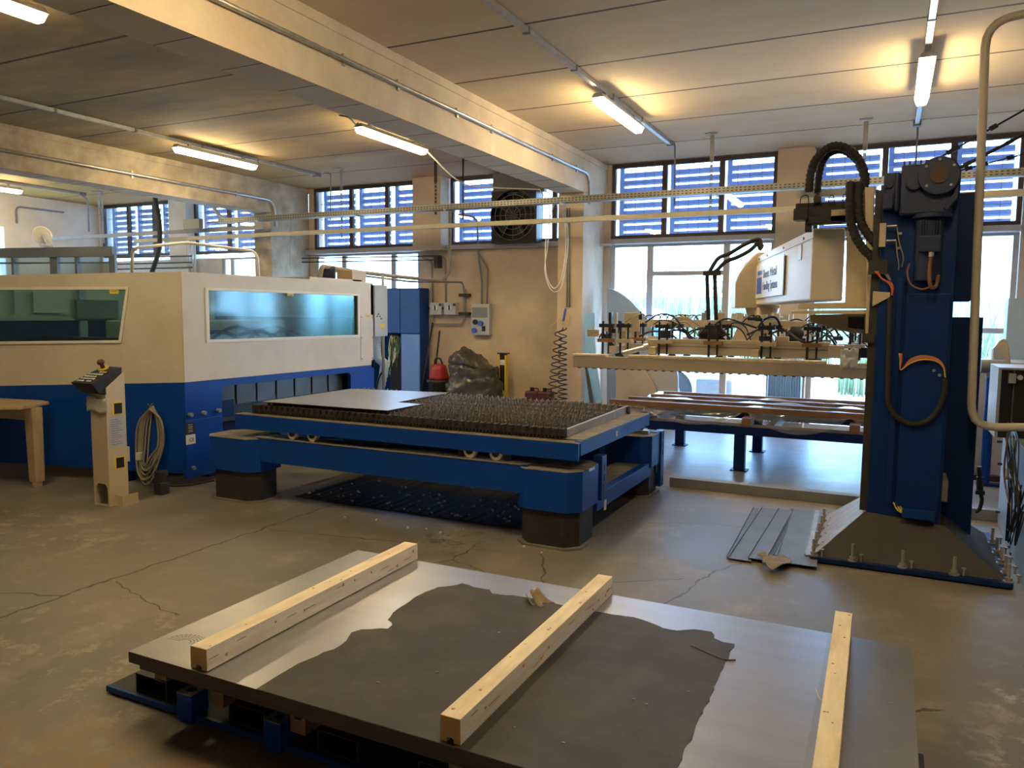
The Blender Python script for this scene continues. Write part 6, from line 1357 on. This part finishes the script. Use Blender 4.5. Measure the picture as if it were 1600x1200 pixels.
# tangle of cables below the housing
rr = random.Random(17); t = thing('cable_tangle', 'tangle of black cables hanging down the front of the right cabinet', 'cables', (.80, 6.2, .4))
for i in range(9):
    px = 1574+rr.random()*26; L_ = rr.uniform(90, 180); x_ = .83
    pts = [at(px-rr.random()*8, 655+rr.random()*10, x=x_), at(px+rr.uniform(-4, 6), 690, x=x_-.02), at(px+rr.uniform(-9, 7), 690+L_*.4, x=x_-.03), at(px+rr.uniform(-8, 8), 690+L_*.75, x=x_-.02), at(px+rr.uniform(-3, 10), 690+L_, x=x_-.01), at(px+14, 690+L_*.7, x=x_-.01)]
    B().tube(crv(pts, 8), rr.choice((.004, .005, .007)), 6).build('cable', MT[rr.choice(('black', 'black', 'black', 'rubber', 'copper'))], t)
pts = [at(*p, x=.84) for p in ((1561, 668), (1572, 685), (1578, 720), (1580, 760), (1592, 790), (1590, 805), (1576, 828))]
B().tube(crv(pts, 8), .010, 6).build('cable', MT['black'], t)
q = at(1574, 742, x=.82); b = B(); b.bar(q+V((0, -.03, -.02)), q+V((0, .04, .03)), .03, .03); b.build('plug', MT['paper'], t)
# valve with hose beside the mast
VY = 6.7
t = thing('drain_valve', 'black hose fitting with a curved hose hanging right of the crane mast', 'valve', at(1531, 790, y=VY))
b = B(); b.tube(crv([at(1524, 800, y=VY), at(1530, 796, y=VY), at(1534, 782, y=VY), at(1532, 770, y=VY)], 6), .014, 8); b.build('hose', MT['rubber'], t)
b = B(); b.cyl(at(1531, 772, y=VY), at(1531, 745, y=VY), .024, n=14); b.cyl(at(1531, 745, y=VY), at(1530, 729, y=VY), .017, n=12); q = at(1531, 770, y=VY); b.box(q.x-.03, q.x+.03, VY-.03, VY+.03, q.z-.01, q.z+.02); b.build('valve_body', MT['dgray'], t)
# blue stand with wheel head and pale machine near the window
BY_ = 9.2
x0, x1, z0, z1 = wbox(1548, 565, 1575, 697, y=BY_+.6)
t = thing('pale_machine', 'pale machine casing beside the blue column near the right window', 'machine', ((x0+x1)/2, BY_+.9, 0))
B().box(x0-.12, x1+.3, BY_+.6, BY_+1.3, .0, z1).build('casing', MT['ltgray'], t, bevel=.02)
B().box(x0-.35, x0-.13, BY_+.9, BY_+1.2, 0, z1-.1).build('side_case', MT['ltgray'], t, bevel=.02)
p0, p1 = at(1539, 580, y=BY_), at(1540, 722, y=BY_)
t = thing('blue_stand', 'blue tubular stand with a grey pivot head right of the crane', 'stand', (p1.x, BY_, 0))
b = B(); b.cyl((p1.x, BY_, .02), (p1.x, BY_, p0.z), .045, n=18); b.build('column_tube', MT['blue'], t)
B().box(p1.x-.07, p1.x+.75, BY_-.05, BY_+.05, .002, .03).build('foot', MT['navy'], t)
b = B(); c = V((p1.x, BY_, p0.z)); b.cyl(c+V((-.10, 0, .05)), c+V((.12, 0, .05)), .07, n=20); b.cyl(c+V((0, 0, -.06)), c+V((0, 0, .04)), .055, n=16); b.build('pivot_head', MT['gray'], t)
x0, x1, z0, z1 = wbox(1555, 530, 1580, 566, y=9.6)
t = thing('machine_hood', 'beige rounded hood like a swivel seat back next to the right cabinet', 'hood', ((x0+x1)/2, 9.6, z0))
pts = [at(*p, y=9.6) for p in ((1550, 570), (1551, 545), (1556, 540), (1562, 532), (1568, 529), (1573, 531), (1576, 540), (1580, 570))]
B().prism(pts, (0, .12, 0)).build('hood_shell', MT['beige'], t, bevel=.01)
B().box((x0+x1)/2-.12, (x0+x1)/2+.12, 9.62, 9.7, 0.001, pts[0].z+.002).build('hood_support', MT['ltgray'], t)
b = B(); b.prism([at(*p, y=9.57) for p in ((1553, 566), (1552, 544), (1556, 541), (1563, 547), (1568, 556), (1571, 568))], (0, .03, 0)); b.build('hood_opening', MT['ltgray'], t)
x0, x1, z0, z1 = wbox(1576, 466, 1650, 600, y=10.55); tag(B().box(x0, x1+1.2, 10.55, 10.8, 0.002, z1).build('grey_partition', MT['bluegray'], bevel=.004), 'blue grey partition panel at the right edge before the window', 'partition')
# dark frame pieces lying on the bright floor
